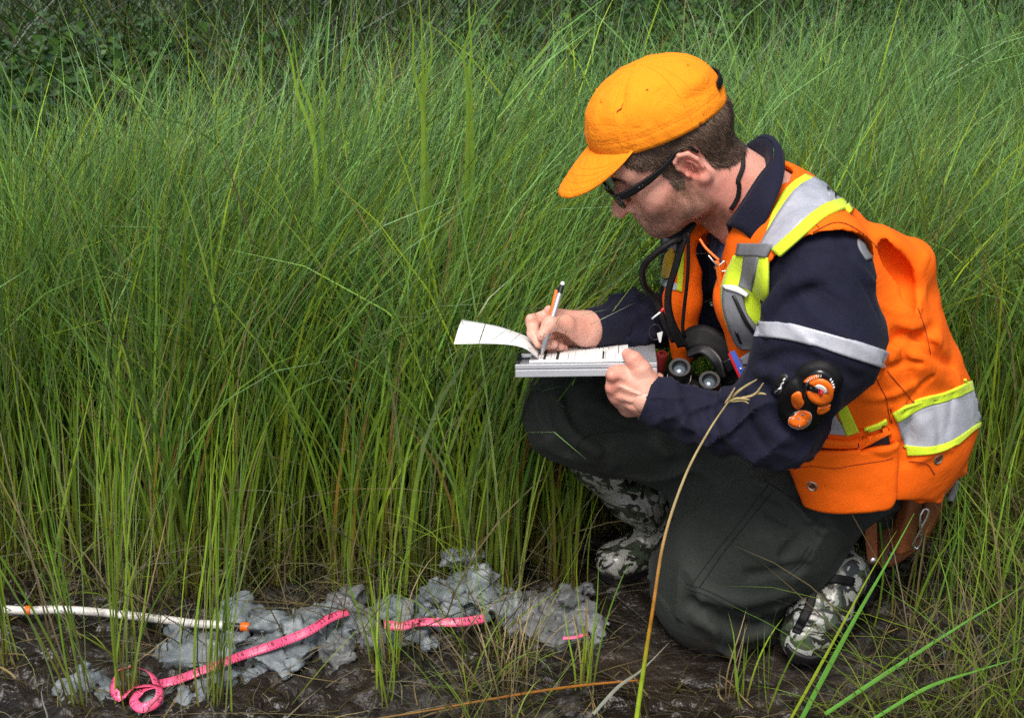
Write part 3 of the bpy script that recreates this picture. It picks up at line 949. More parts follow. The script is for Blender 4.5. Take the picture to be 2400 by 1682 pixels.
WRc, WRd = W(1387, 769, 2.412), nrm(W(1387, 769, 2.412) - W(1440, 760, 2.44))
jkc.cut(lambda p: np.maximum(-((p - WLc) @ WLd), np.linalg.norm(p - WLc, axis=1) - 0.10), 0.003)
jkc.cut(lambda p: np.maximum(-((p - WRc) @ WRd), np.linalg.norm(p - WRc, axis=1) - 0.10), 0.003)
jacket, _ = solid(jkc, 'jacket', lo, hi, 0.0052, M['navy'], newton=1)
P_(jacket)
def sub(o, par):
    o.parent = par; return o      # its parent already sits at the world origin

sub(patch('sleeve_reflective_band', jk, [(1776, 752), (1850, 758), (1916, 774), (2000, 798), (2066, 819), (2100, 832)],
          [(1770, 787), (1845, 795), (1916, 812), (1985, 835), (2045, 854), (2080, 866)], M['tape'], None, 0.003, 0.006, 40, 8), jacket)
sub(patch('shoulder_reflective_stripe', jk, [(2008, 550), (2012, 580), (2030, 610)], [(2026, 552), (2030, 582), (2045, 606)], M['tape_grey'], None, 0.002, 0.005, 12, 5), jacket)
sub(patch('shoulder_reflective_stripe', jk, [(2052, 615), (2064, 645), (2080, 662)], [(2062, 612), (2074, 640), (2088, 655)], M['tape_grey'], None, 0.002, 0.005, 12, 5), jacket)
# collar: a standing back and two points
def collar(rim, fall, name='collar'):
    a = resample(px3(rim), 26); b = resample(px3(fall), 26)
    t = np.linspace(0, 1, 9)[None, :, None]
    mid = (a + b) / 2 + nrm((b - a)[:, [0, 1, 2]] * 0 + A(0.1, -0.5, 0.85)) * 0.016
    P = a[:, None] * (1 - t) ** 2 + 2 * mid[:, None] * t * (1 - t) + b[:, None] * t ** 2
    du = np.gradient(P, axis=0); dv = np.gradient(P, axis=1)
    Nn = nrm(np.cross(du, dv))
    V, F = sheet_arrays(P, Nn, 0.004)
    me = make_mesh(name, V, F); fix_normals(me)
    return sub(obj(name, me, M['navy']), jacket)
for c_, d_, r_ in ((WLc, WLd, 0.0355), (WRc, WRd, 0.0320)):
    sub(lathe('cuff', c_, d_, [(-0.058, r_ * 1.04), (-0.056, r_ * 1.10), (-0.003, r_ * 1.07), (0.0015, r_ * 1.03), (0.0018, r_ * 0.96), (-0.012, r_ * 0.88)], M['navy'], None, 40), jacket)
collar([(1744, 345, 2.47), (1776, 322, 2.44), (1808, 332, 2.385), (1812, 372, 2.345), (1780, 415, 2.318), (1745, 468, 2.305), (1703, 528, 2.315)],
       [(1752, 372, 2.49), (1798, 322, 2.47), (1834, 350, 2.40), (1840, 392, 2.33), (1830, 440, 2.285), (1806, 492, 2.262), (1773, 577, 2.258)])
collar([(1744, 345, 2.472), (1716, 372, 2.49), (1692, 420, 2.49), (1680, 480, 2.46), (1690, 540, 2.40)],
       [(1752, 372, 2.492), (1716, 390, 2.53), (1680, 430, 2.54), (1650, 500, 2.50), (1672, 600, 2.36)])
def stand_up(rim, base, name='collar_stand'):
    a = resample(px3(rim), 26); b = resample(px3(base), 26); t = np.linspace(0, 1, 5)[None, :, None]
    P = a[:, None] * (1 - t) + b[:, None] * t
    Nn = nrm(np.cross(np.gradient(P, axis=0), np.gradient(P, axis=1))); V, F = sheet_arrays(P, Nn, 0.003)
    me = make_mesh(name, V, F); fix_normals(me); return sub(obj(name, me, M['navy']), jacket)
stand_up([(1692, 424, 2.49), (1716, 374, 2.49), (1744, 347, 2.472), (1776, 324, 2.44), (1807, 334, 2.386), (1811, 373, 2.346), (1779, 416, 2.319), (1745, 469, 2.306), (1704, 529, 2.316)],
         [(1700, 470, 2.46), (1728, 420, 2.47), (1752, 395, 2.458), (1774, 385, 2.43), (1792, 400, 2.39), (1790, 430, 2.352), (1768, 460, 2.33), (1742, 500, 2.322), (1710, 548, 2.330)])
tsh = Field(); tsh.cone(NB - UPS * 0.020 + FB * 0.012, NB - UPS * 0.10 + FB * 0.03, 0.058, 0.085, 0.02, side=FB, flat=0.92)
ts, _ = solid(tsh, 't_shirt', NB - 0.22, NB + 0.14, 0.006, M['tshirt']); P_(ts)
for q in ((1668, 710), (1660, 790), (1676, 628)):
    c = on(jk, [q]); n_ = grad(jk, c)[0]
    o = lathe('snap_button', c[0] - n_ * 0.001, n_, [(0, 0.0), (0.0, 0.0056), (0.0028, 0.0053), (0.0034, 0.0042), (0.0022, 0.0032), (0.0022, 0)], M['steel'], None, 16)
    sub(o, jacket)

# ---------------------------------------------------------------- hi-vis vest
ve = Field()
ve.cone(W(2075, 985, 2.49), W(2000, 780, 2.465), 0.150, 0.155, 0.07, side=FB, flat=0.92)
ve.cone(W(2000, 780, 2.465), W(1885, 610, 2.43), 0.155, 0.132, 0.05, side=FB, flat=0.80)
ve.cone(W(1885, 610, 2.43), NB - UPS * 0.095, 0.130, 0.108, 0.05, side=FB, flat=0.80)
ve.cone(NB - UPS * 0.060, SL + A(0.005, 0.005, -0.006), 0.078, 0.092, 0.05); ve.cone(NB - UPS * 0.068, SR, 0.074, 0.080, 0.05)
ve.chain([W(2060, 570, 2.40), W(2128, 622, 2.43), W(2150, 690, 2.44)], [0.030, 0.044, 0.034], 0.02)     # loose back
ve.cone(W(1900, 1010, 2.40), W(1960, 900, 2.38), 0.075, 0.085, 0.06)
ve.cone(W(1990, 1130, 2.43), W(2060, 1000, 2.46), 0.135, 0.145, 0.06)
ve.cone(W(1790, 575, 2.325), W(1765, 700, 2.325), 0.050, 0.058, 0.03); ve.cone(W(1765, 700, 2.325), W(1780, 830, 2.335), 0.058, 0.050, 0.03)
ve.cone(W(1634, 555, 2.415), W(1598, 700, 2.415), 0.020, 0.028, 0.02); ve.cone(W(1598, 700, 2.415), W(1600, 830, 2.425), 0.028, 0.020, 0.02)
ve.cone(W(2160, 880, 2.45), W(2195, 960, 2.47), 0.060, 0.055, 0.05)
ve.post.append(lambda p, d: d + 0.004 * vnoise(p * A(1, 1, 0.8), 9, 11) + 0.0012 * vnoise(p, 30, 12))
wrinkle(ve, W(2060, 1040, 2.49), W(1920, 620, 2.43), 0.013, 9, 2.4, 23, ([0, 0.5, 0.8, 1], [1.0, 1.0, 0.5, 0.1]))
h1, h2, h3 = W(2225, 1112, 2.60), W(2090, 1150, 2.36), W(1760, 1085, 2.36)
hn = nrm(np.cross(h2 - h1, h3 - h1)); hn = hn if hn[2] > 0 else -hn
ve0 = Field(); ve0.prims = ve.prims; ve0.post = ve.post; ve0.folds = ve.folds
folds(ve0, [
    ([(2095, 590), (2135, 640), (2155, 700)], 0.010, 0.020), ([(2060, 560), (2110, 580), (2150, 620)], 0.008, 0.016),
    ([(2130, 770), (2080, 830), (2000, 900)], 0.010, 0.018), ([(2110, 790), (2160, 820), (2230, 860)], -0.010, 0.012),
    ([(2190, 770), (2140, 790), (2100, 780)], -0.012, 0.010), ([(2000, 900), (2050, 880), (2110, 850), (2170, 850)], -0.008, 0.005), ([(2030, 930), (2080, 930), (2140, 900)], 0.007, 0.007),
    ([(2180, 880), (2140, 930), (2110, 970)], -0.008, 0.005), ([(2230, 870), (2180, 850), (2150, 800)], 0.008, 0.007), ([(2100, 800), (2130, 850), (2140, 900)], -0.007, 0.005), ([(2150, 1080), (2190, 1060), (2230, 1050)], 0.006, 0.006),
    ([(2170, 600), (2150, 640), (2160, 690)], 0.008, 0.008),
    ([(2150, 830), (2200, 880), (2240, 900)], 0.008, 0.016), ([(2100, 960), (2060, 900), (2070, 850)], -0.005, 0.010),
    ([(2120, 990), (2130, 1030), (2120, 1080)], -0.010, 0.012), ([(2160, 990), (2180, 1030), (2175, 1060)], 0.006, 0.014),
    ([(2110, 960), (2100, 1010), (2070, 1030)], 0.010, 0.014), ([(2190, 940), (2200, 990), (2195, 1040)], -0.004, 0.006),
    ([(2230, 920), (2225, 970), (2215, 1020)], -0.004, 0.007), ([(2200, 800), (2150, 760), (2120, 720)], 0.006, 0.012),
    ([(1850, 420), (1890, 450), (1930, 500)], -0.003, 0.01), ([(1628, 570), (1606, 680), (1600, 800)], -0.010, 0.006),
])
ve.folds = ve0.folds
vec = Field(); vec.prims = ve.prims; vec.post = ve.post; vec.folds = ve0.folds
vec.cut(lambda p: (p - h1) @ hn, 0.004)
def groove(f, pts, r, sink, n=14):
    P = on(ve0, resample(np.array(pts, float), n)); P = P - grad(ve0, P) * sink
    rr = r * np.sin(np.linspace(0.12, np.pi - 0.12, n)) ** 0.6
    f.cut(lambda p: np.min([d_cone(p, P[i], P[i + 1], rr[i], rr[i + 1]) for i in range(n - 1)], 0), 0.008)
groove(vec, [(2056, 550), (2088, 590), (2118, 640), (2138, 700), (2150, 745)], 0.030, 0.014)
groove(vec, [(2125, 775), (2160, 790), (2200, 815)], 0.009, 0.004)
groove(vec, [(2055, 870), (2090, 810), (2120, 780)], 0.008, 0.004)
ah1, ah2 = W(1938, 688, 2.19), W(1940, 770, 2.19)
vec.cut(lambda p: d_cone(p, ah1, ah2, 0.102, 0.104), 0.006)
_ar = SR + LEFT * -0.03
vec.cut(lambda p: d_cone(p, _ar, _ar - A(0, 0, 0.1), 0.10, 0.10), 0.006)
fr = on(jk, resample(np.array([(1735, 520), (1690, 575), (1664, 640), (1652, 720), (1668, 800), (1700, 900)], float), 12))
frr = np.linspace(0.022, 0.044, 12)
vec.cut(lambda p: np.min([d_cone(p, fr[i] + FWD * 0.01, fr[i + 1] + FWD * 0.01, frr[i], frr[i + 1]) for i in range(11)], 0), 0.004)
nk1, nk2 = NB - UPS * 0.02, NB + UPS * 0.10 + FWD * 0.05
vec.cut(lambda p: d_cone(p, nk1, nk2, 0.062, 0.085), 0.005)
lo = np.min([PEL, SL, NB, W(1600, 800, 2.3)], 0) - A(0.12, 0.16, 0.12); hi = np.max([PEL, SR, NB], 0) + A(0.26, 0.16, 0.12)
vest, _ = solid(vec, 'vest', lo, hi, 0.005, M['orange'], newton=1)
P_(vest)
def vp(name, A_, B_, mat, off=0.003, thick=0.006, nu=30, nv=8, f=None):
    return sub(patch(name, f or ve0, A_, B_, M[mat], None, off, thick, nu, nv), vest)
# over the near shoulder: lime - silver - lime
vp('lime_border', [(1886, 410), (1846, 440), (1816, 490), (1798, 545)], [(1910, 420), (1868, 449), (1832, 498), (1806, 550)], 'lime', 0.0028)
vp('reflective_tape', [(1906, 418), (1864, 447), (1828, 498), (1782, 578)], [(1985, 464), (1920, 494), (1866, 542), (1836, 588)], 'tape', 0.0040)
vp('lime_border', [(1982, 462), (1918, 492), (1862, 541), (1812, 586)], [(2006, 484), (1940, 508), (1882, 556), (1830, 602)], 'lime', 0.0052)
# near chest panel
vp('lime_panel', [(1722, 598), (1700, 650), (1692, 690), (1706, 760), (1738, 812)], [(1800, 600), (1800, 660), (1796, 720), (1782, 770), (1770, 815)], 'lime', 0.0035, nu=26, nv=10)
vp('grey_binding', [(1736, 570), (1730, 597)], [(1815, 575), (1800, 604)], 'tape_grey', 0.0065, nu=8)
vp('reflective_tape', [(1750, 600), (1743, 640), (1735, 668)], [(1784, 604), (1775, 645), (1768, 680)], 'tape_grey', 0.0060)
vp('radio_loop', [(1706, 672), (1705, 720), (1728, 790), (1745, 810)], [(1745, 690), (1752, 730), (1778, 770), (1775, 808)], 'tape_grey', 0.012, 0.014)
vp('white_tab', [(1706, 668), (1730, 668), (1760, 685)], [(1712, 676), (1735, 682), (1758, 690)], 'white', 0.0150, 0.012, 12, 4)
vp('loop_slot', [(1726, 690), (1745, 740), (1772, 778)], [(1732, 690), (1752, 738), (1776, 774)], 'black', 0.0145, 0.006, 14, 3)
vp('loop_slot', [(1730, 765), (1740, 790)], [(1734, 764), (1744, 790)], 'black', 0.0145, 0.006, 6, 3)
vp('lower_tape', [(1738, 835), (1760, 820), (1775, 815)], [(1745, 852), (1762, 850), (1775, 848)], 'tape', 0.006, 0.006, 10, 5)
vp('mustard_edge', [(1742, 852), (1762, 850), (1774, 848)], [(1750, 866), (1764, 866), (1772, 866)], 'mustard', 0.005, 0.006, 10, 4)
# far chest panel
both = lambda p: np.minimum(ve0(p), jk(p))
vp('lime_border', [(1598, 590), (1592, 640), (1588, 680)], [(1606, 590), (1601, 640), (1596, 684)], 'lime', 0.004, f=both)
vp('reflective_tape', [(1545, 644), (1562, 656), (1580, 662), (1592, 664)], [(1548, 662), (1566, 674), (1580, 680), (1590, 680)], 'tape', 0.0035, f=both, nu=14)
vp('reflective_tape', [(1556, 556), (1568, 560), (1586, 566)], [(1560, 576), (1570, 586), (1590, 590)], 'tape_grey', 0.0035, f=both, nu=10)
vp('mustard_tag', [(1578, 580), (1565, 600), (1556, 652)], [(1581, 580), (1588, 600), (1576, 654)], 'mustard', 0.007, 0.004, 12, 5, f=both)
# hip band at the side and back
vp('lime_border', [(2091, 968), (2150, 935), (2215, 918), (2272, 893), (2290, 885)], [(2103, 988), (2160, 955), (2220, 938), (2278, 915), (2296, 905)], 'lime', 0.0045, nu=36)
vp('reflective_tape', [(2101, 986), (2160, 954), (2220, 936), (2279, 912), (2296, 903)], [(2122, 1052), (2180, 1050), (2230, 1035), (2281, 1000), (2296, 990)], 'tape', 0.0035, nu=36, nv=14)
vp('lime_border', [(2120, 1042), (2180, 1045), (2230, 1030), (2281, 996), (2296, 986)], [(2126, 1066), (2185, 1062), (2235, 1044), (2278, 1008), (2294, 998)], 'lime', 0.0050, nu=36)
vp('reflective_tape', [(1905, 945), (1898, 985), (1896, 1010)], [(1945, 950), (1970, 990), (1990, 1018)], 'tape', 0.0035, f=ve0)
vp('lime_border', [(1948, 925), (1964, 965), (1984, 1018)], [(1966, 908), (1990, 960), (2012, 1008)], 'lime', 0.0050)
vp('lime_border', [(2025, 1003), (2060, 990), (2076, 980)], [(2030, 1012), (2065, 1000), (2079, 990)], 'lime', 0.0045, nu=10, nv=4)
# hip pocket
def pocket(rowT, rowB, off, name, mat, bulge):
    nu, nv = 36, 26
    a = resample(rowT, nu); b = resample(rowB, nu); t = np.linspace(0, 1, nv)[None, :, None]
    px = a[:, None] * (1 - t) + b[:, None] * t
    P = on(ve0, px.reshape(-1, 2)); Nn = grad(ve0, P)
    u = np.linspace(0, 1, nu)[:, None]; v = np.linspace(0, 1, nv)[None]
    puff = (np.sin(np.pi * u) ** 0.5 * (0.25 + np.sin(np.pi * np.clip(v * 0.8 + 0.12, 0, 1)) ** 0.7)).ravel() * bulge
    P = P + Nn * (off + puff + 0.0040 * vnoise(P, 20, 4) + 0.004 * (np.abs(vnoise(P, 13, 9)) - 0.3) + 0.001 * vnoise(P, 60, 3))[:, None]
    V, F = sheet_arrays(P.reshape(nu, nv, 3), Nn.reshape(nu, nv, 3), 0.012)
    me = make_mesh(name, V, F); fix_normals(me)
    return sub(obj(name, me, M[mat]), vest), P.reshape(nu, nv, 3)
pk, PK = pocket([(1848, 1062), (1903, 1047), (1990, 1044), (2085, 1036), (2100, 1030)], [(1890, 1178), (1930, 1190), (1985, 1194), (2070, 1184), (2098, 1155)], 0.010, 'pocket', 'orange', 0.014)
vp('pocket_opening_shade', [(1862, 1036), (1930, 1040), (2000, 1038), (2080, 1018)], [(1885, 1052), (1935, 1052), (2000, 1050), (2084, 1040)], 'black', 0.0070, 0.006, 24, 5)  # black strip laid on the cloth for the shade inside the pocket mouth
vp('pocket_binding', [(1880, 1012), (1960, 1028), (2030, 1024), (2080, 1000)], [(1872, 1028), (1950, 1040), (2030, 1036), (2090, 1012)], 'orange', 0.0130, 0.016, 24, 5)
# stitched seams
def seam(f, pts, mat='stitch', r=0.0007, off=0.0012, par=None):
    P = on(f, resample(np.array(pts, float), 30)); Nn = grad(f, P)
    o = tube('stitched_seam', P + Nn * off, r, M[mat], None, 5)
    return sub(o, par or vest)
for pts in ([(1895, 500), (1907, 520), (1920, 535)], [(2080, 870), (2130, 930), (2150, 960)], [(2040, 860), (2075, 930), (2090, 965)],
            [(1905, 545), (1960, 522), (2010, 540), (2060, 585)], [(2150, 720), (2170, 780), (2180, 830)], [(2130, 1080), (2170, 1085), (2190, 1110)]):
    seam(ve0, pts)
PKn = nrm(np.cross(np.gradient(PK, axis=0), np.gradient(PK, axis=1)))
if (PKn[18, 13] @ (CAM - PK[18, 13])) < 0: PKn = -PKn
for j in (5,):
    sub(tube('stitched_seam', PK[2:-2, j] + PKn[2:-2, j] * 0.001, 0.0006, M['stitch'], None, 5), vest)
def grommet(c, n_, par):
    r = 0.0095
    g = lathe('grommet', c - n_ * 0.001, n_, [(0.0, r * 1.12), (0.0022, r * 1.05), (0.003, r * 0.88), (0.0018, r * 0.66), (0.0, r * 0.66)], M['brass'], None, 24)
    sub(g, par)
    g2 = lathe('grommet_hole', c - n_ * 0.001, n_, [(0.0, r * 0.7), (0.0012, r * 0.66), (0.0012, 0.0)], M['hole'], None, 20)
    sub(g2, par)
i_, j_ = 6, 13
grommet(PK[i_, j_], PKn[i_, j_], vest)
c = on(ve0, [(2199, 1075)]); grommet(c[0], grad(ve0, c)[0], vest)

# ---------------------------------------------------------------- trousers
tr = Field()
HLp = W(1935, 1110, 2.475); HRp = W(1860, 1060, 2.60)
KL = W(1672, 1385, 2.43); KR = W(1342, 960, 2.50)
tr.cone(HLp, W(1800, 1235, 2.43), 0.112, 0.122, 0.05); tr.cone(W(1800, 1235, 2.43), KL, 0.122, 0.108, 0.05)
tr.cone(W(1735, 1150, 2.47), W(1675, 1320, 2.43), 0.082, 0.102, 0.05)
tr.cone(W(1690, 1395, 2.45), W(1850, 1360, 2.50), 0.098, 0.085, 0.05)
tr.cone(W(1850, 1360, 2.50), W(1900, 1335, 2.50), 0.075, 0.060, 0.04)
tr.cone(HRp, KR, 0.130, 0.083, 0.06); tr.cone(PEL + A(0, 0.01, -0.03), W(2050, 1090, 2.56), 0.12, 0.12, 0.06)
tr.cone(KR, W(1378, 1010, 2.54), 0.083, 0.070, 0.04)
tr.cone(W(1378, 1010, 2.54), W(1415, 1040, 2.57), 0.068, 0.060, 0.03)
tr.post.append(lambda p, d: d + 0.0035 * vnoise(p, 10, 21) + 0.0012 * vnoise(p, 28, 22))
wrinkle(tr, KL, HLp, 0.012, 13, 1.3, 13, ([0, 0.3, 0.7, 1], [0.9, 0.35, 0.9, 1.0]))
wrinkle(tr, W(1690, 1395, 2.45), W(1880, 1350, 2.50), 0.016, 24, 1.2, 15)
wrinkle(tr, KR, HRp, 0.012, 13, 1.3, 17, ([0, 0.4, 1], [0.6, 1, 1]))
folds(tr, [
    ([(1625, 1415), (1700, 1455), (1780, 1470), (1850, 1420)], -0.0226, 0.0126), ([(1640, 1450), (1720, 1490), (1800, 1480)], 0.0188, 0.0162),
    ([(1650, 1395), (1740, 1410), (1830, 1390)], 0.0151, 0.0126), ([(1760, 1350), (1830, 1340), (1880, 1330)], -0.0151, 0.0108),
    ([(1840, 1300), (1885, 1250), (1930, 1220)], -0.0151, 0.0090), ([(1800, 1200), (1880, 1235), (1915, 1262)], -0.0113, 0.0072),
    ([(1780, 1150), (1850, 1190), (1905, 1250)], -0.0113, 0.0081), ([(1860, 1180), (1890, 1220), (1925, 1240)], 0.0113, 0.0090),
    ([(1300, 920), (1330, 1000), (1400, 1060)], 0.0113, 0.0108), ([(1330, 930), (1360, 1000), (1420, 1040)], -0.0132, 0.0108),
    ([(1270, 950), (1290, 1010), (1330, 1060)], -0.0113, 0.0108), ([(1380, 980), (1450, 1010), (1520, 1020)], -0.0132, 0.0126),
    ([(1400, 950), (1480, 1000), (1560, 1060)], 0.0132, 0.0144), ([(1250, 900), (1262, 960), (1290, 1030)], 0.0075, 0.0090),
])
lo = np.min([PEL, KL, KR], 0) - A(0.13, 0.16, 0.13); hi = np.max([PEL, HLp, HRp], 0) + A(0.2, 0.18, 0.17)
lo[2] = -0.05
trousers, _tv = solid(tr, 'trousers', lo, hi, 0.0052, M['trouser'], newton=1)
P_(trousers)
for pts in ([(1800, 1135), (1740, 1215), (1680, 1290), (1620, 1370)], [(1812, 1150), (1755, 1220), (1695, 1295), (1640, 1375)],
            [(1607, 1365), (1660, 1385), (1740, 1420), (1800, 1440)], [(1606, 1376), (1660, 1397), (1735, 1432), (1800, 1452)],
            [(1905, 1285), (1880, 1320), (1850, 1350)], [(1895, 1280), (1870, 1315), (1842, 1342)], [(1790, 1125), (1850, 1165), (1900, 1215)],
            [(1338, 1060), (1380, 1020), (1460, 1010)]):
    o = seam(tr, pts, 'stitch_g', 0.0011, 0.0006, trousers)

# ---------------------------------------------------------------- boots
def boot_obj(f, lo, hi, name='boot'):
    o, _ = solid(f, name, lo, hi, 0.0045, M['camo'], newton=1)
    P_(o); return o
br = Field()
br.cone(W(1400, 1075, 2.585), W(1490, 1150, 2.635), 0.054, 0.056, 0.02); br.cone(W(1490, 1150, 2.635), W(1572, 1235, 2.68), 0.056, 0.047, 0.03)
ankR, toeR = W(1572, 1262, 2.68), W(1446, 1312, 2.618)
br.cone(ankR, toeR, 0.050, 0.044, 0.03, side=(0, 0, 1), flat=0.85)
br.cone(W(1610, 1300, 2.70), W(1560, 1290, 2.67), 0.040, 0.042, 0.03)
folds(br, [([(1462, 1090), (1490, 1120), (1540, 1130)], -0.006, 0.007), ([(1430, 1100), (1470, 1140), (1500, 1150)], 0.006, 0.010),
           ([(1500, 1170), (1530, 1190), (1560, 1190)], -0.007, 0.007), ([(1525, 1235), (1545, 1250), (1560, 1280)], -0.005, 0.005),
           ([(1535, 1228), (1556, 1246), (1572, 1270)], 0.005, 0.005), ([(1545, 1222), (1568, 1240), (1582, 1262)], -0.005, 0.005),
           ([(1440, 1110), (1480, 1125), (1520, 1160)], -0.005, 0.006)])
bo = boot_obj(br, np.min([toeR, W(1400, 1075, 2.585)], 0) - A(0.08, 0.1, 0.10), np.max([ankR, W(1490, 1100, 2.64)], 0) + A(0.12, 0.12, 0.18))
bo['label'] = 'camouflage rubber boot planted flat under the raised knee'
# sole
def sole(a, b, w, up, name='sole', par=None, z0=0.0):
    a = np.asarray(a); b = np.asarray(b); d = nrm(b - a); s = nrm(np.cross(up, d)); Lh = np.linalg.norm(b - a)
    out = []
    for t in np.linspace(0, 2 * np.pi, 40, endpoint=False):
        x = math.cos(t); y = math.sin(t)
        hw = w * (1 + 0.12 * x) * np.sign(y) * abs(y) ** 0.75
        out.append((a + b) / 2 + d * (Lh / 2) * np.sign(x) * abs(x) ** 0.75 + s * hw)
    out = np.array(out); up = nrm(up)
    V = np.concatenate([out, out + up * 0.022, [out.mean(0)], [out.mean(0) + up * 0.022]])
    q = [(i, (i + 1) % 40, 40 + (i + 1) % 40, 40 + i) for i in range(40)]
    t_ = [(80, (i + 1) % 40, i) for i in range(40)] + [(81, 40 + i, 40 + (i + 1) % 40) for i in range(40)]
    o = obj(name, make_mesh(name, V, np.array(q), np.array(t_), False), M['black'])
    return sub(o, par)
aR = A(*W(1640, 1318, 2.74)); aR[2] = 0.0; bR = toeR.copy() + nrm(toeR - ankR) * 0.037; bR[2] = 0.0
sole(aR, bR, 0.044, A(0, 0, 1), par=bo)
# kneeling foot: up on its toes, heel under the seat
bl = Field()
T_ = W(1882, 1505, 2.335); I_ = W(1925, 1420, 2.375); N_ = W(1955, 1345, 2.43); 
bl.cone(T_ + A(0, 0, 0.006), I_, 0.040, 0.047, 0.03, side=(1, 0.2, 0), flat=1.12); bl.cone(I_, N_, 0.048, 0.052, 0.03)
bl.cone(N_, W(1935, 1312, 2.50), 0.052, 0.060, 0.03); bl.cone(W(1935, 1312, 2.50), W(1860, 1345, 2.52), 0.060, 0.060, 0.03)
bl.cone(I_ + A(0.02, 0.05, 0.0), N_ + A(0.03, 0.03, -0.02), 0.035, 0.040, 0.03)
folds(bl, [([(1858, 1460), (1900, 1470), (1945, 1495), (1985, 1490)], -0.010, 0.008), ([(1862, 1448), (1905, 1458), (1960, 1470)], 0.006, 0.008),
           ([(1860, 1485), (1910, 1490), (1950, 1510)], 0.006, 0.010), ([(1900, 1340), (1925, 1360), (1940, 1400)], -0.006, 0.008),
           ([(1925, 1330), (1955, 1350), (1965, 1390)], 0.005, 0.008), ([(1940, 1425), (1970, 1440), (1990, 1480)], -0.006, 0.007)])
bl_o = boot_obj(bl, T_ - A(0.14, 0.07, 0.08), N_ + A(0.12, 0.18, 0.12))
bl_o['label'] = 'camouflage rubber boot bent on its toes behind the grounded knee'
sub(patch('rubber_rand', bl, [(1846, 1505), (1866, 1525), (1905, 1535), (1955, 1510), (1992, 1475)], [(1850, 1535), (1872, 1556), (1915, 1566), (1965, 1540), (2000, 1500)], M['black'], None, 0.006, 0.010, 30, 6), bl_o)
sub(strap('boot_strap', on(bl, resample(np.array([(1865, 1480), (1895, 1420), (1910, 1370), (1950, 1355), (2000, 1362)], float), 14)) + A(0, -0.004, 0.002), 0.016, 0.004, M['web'], None, 30, facing=(-0.3, -0.8, 0.5)), bl_o)
M['capstitch'] = plain('cap_thread', (0.86, 0.25, 0.010), 0.9, bump=0)
# ---------------------------------------------------------------- cap (head frame)
def c2w(p): return h2w(np.asarray(p, float) @ CR + CAPC)
def crown():
    na, nv = 120, 40
    a = np.arange(na) / na * 2 * np.pi
    v = np.linspace(0, 1, nv)
    aa, vv = np.meshgrid(a, v, indexing='ij')
    th = vv * np.pi / 2
    e = 0.74
    rr = np.cos(th) ** e; hh = np.sin(th) ** (0.88)
    rx = 0.112; ry = 0.090
    H = 0.101 + 0 * aa
    rad = 1 + 0.035 * np.sin(np.pi * np.clip(vv * 1.3, 0, 1))
    x = rx * np.cos(aa) * rr * rad; y = ry * np.sin(aa) * rr * rad; z = H * hh
    x = x + 0.004 * hh - 0.006 * hh ** 3
    P = np.stack([x, y, z], -1)
    seamd = np.abs((aa / (np.pi / 3) + 0.5) % 1 - 0.5) * (np.pi / 3) * 0.09
    n = nrm(np.stack([x / rx ** 2, y / ry ** 2, z / 0.12 ** 2], -1))
    disp = -0.0022 * np.exp(-(seamd / 0.0018) ** 2) + 0.0012 * np.exp(-((seamd - 0.0045) / 0.002) ** 2)
    q = P.reshape(-1, 3)
    disp = disp.ravel() + 0.0022 * vnoise(q, 22, 31) + 0.0008 * vnoise(q, 60, 32)
    def dent(az, v0, amp, wa, wv):
        return amp * np.exp(-(((aa - az + np.pi) % (2 * np.pi) - np.pi) / wa) ** 2 - ((vv - v0) / wv) ** 2).ravel()
    disp += dent(1.05, 0.55, -0.006, 0.10, 0.18) + dent(0.92, 0.5, 0.003, 0.12, 0.2) + dent(2.3, 0.25, -0.004, 0.25, 0.10) + dent(2.6, 0.36, 0.003, 0.4, 0.08)
    disp += dent(0.0, 0.25, -0.002, 0.4, 0.1)
    # sweat band fold line near the rim
    disp += (-0.0012 * np.exp(-((vv - 0.13) / 0.012) ** 2)).ravel()
    # opening for the strap at the back
    Pd = q + n.reshape(-1, 3) * disp[:, None]
    Pg = Pd.reshape(na, nv, 3)
    Pi = (Pd - n.reshape(-1, 3) * 0.0022).reshape(na, nv, 3)
    V = np.concatenate([Pg.reshape(-1, 3), Pi.reshape(-1, 3)]); m = na * nv
    F = [tuple(f) for f in grid_faces(na, nv, 0, True)] + [tuple(f[::-1] + m) for f in grid_faces(na, nv, 0, True)]
    for i in range(na):
        k = (i + 1) % na
        F.append((i * nv, i * nv + m, k * nv + m, k * nv))
    me = make_mesh('cap', c2w(V), np.array(F)); fix_normals(me)
    return me, Pg, n.reshape(na, nv, 3)
_cm, CG, CN = crown()
cap = P_(obj('cap', _cm, M['cap']))
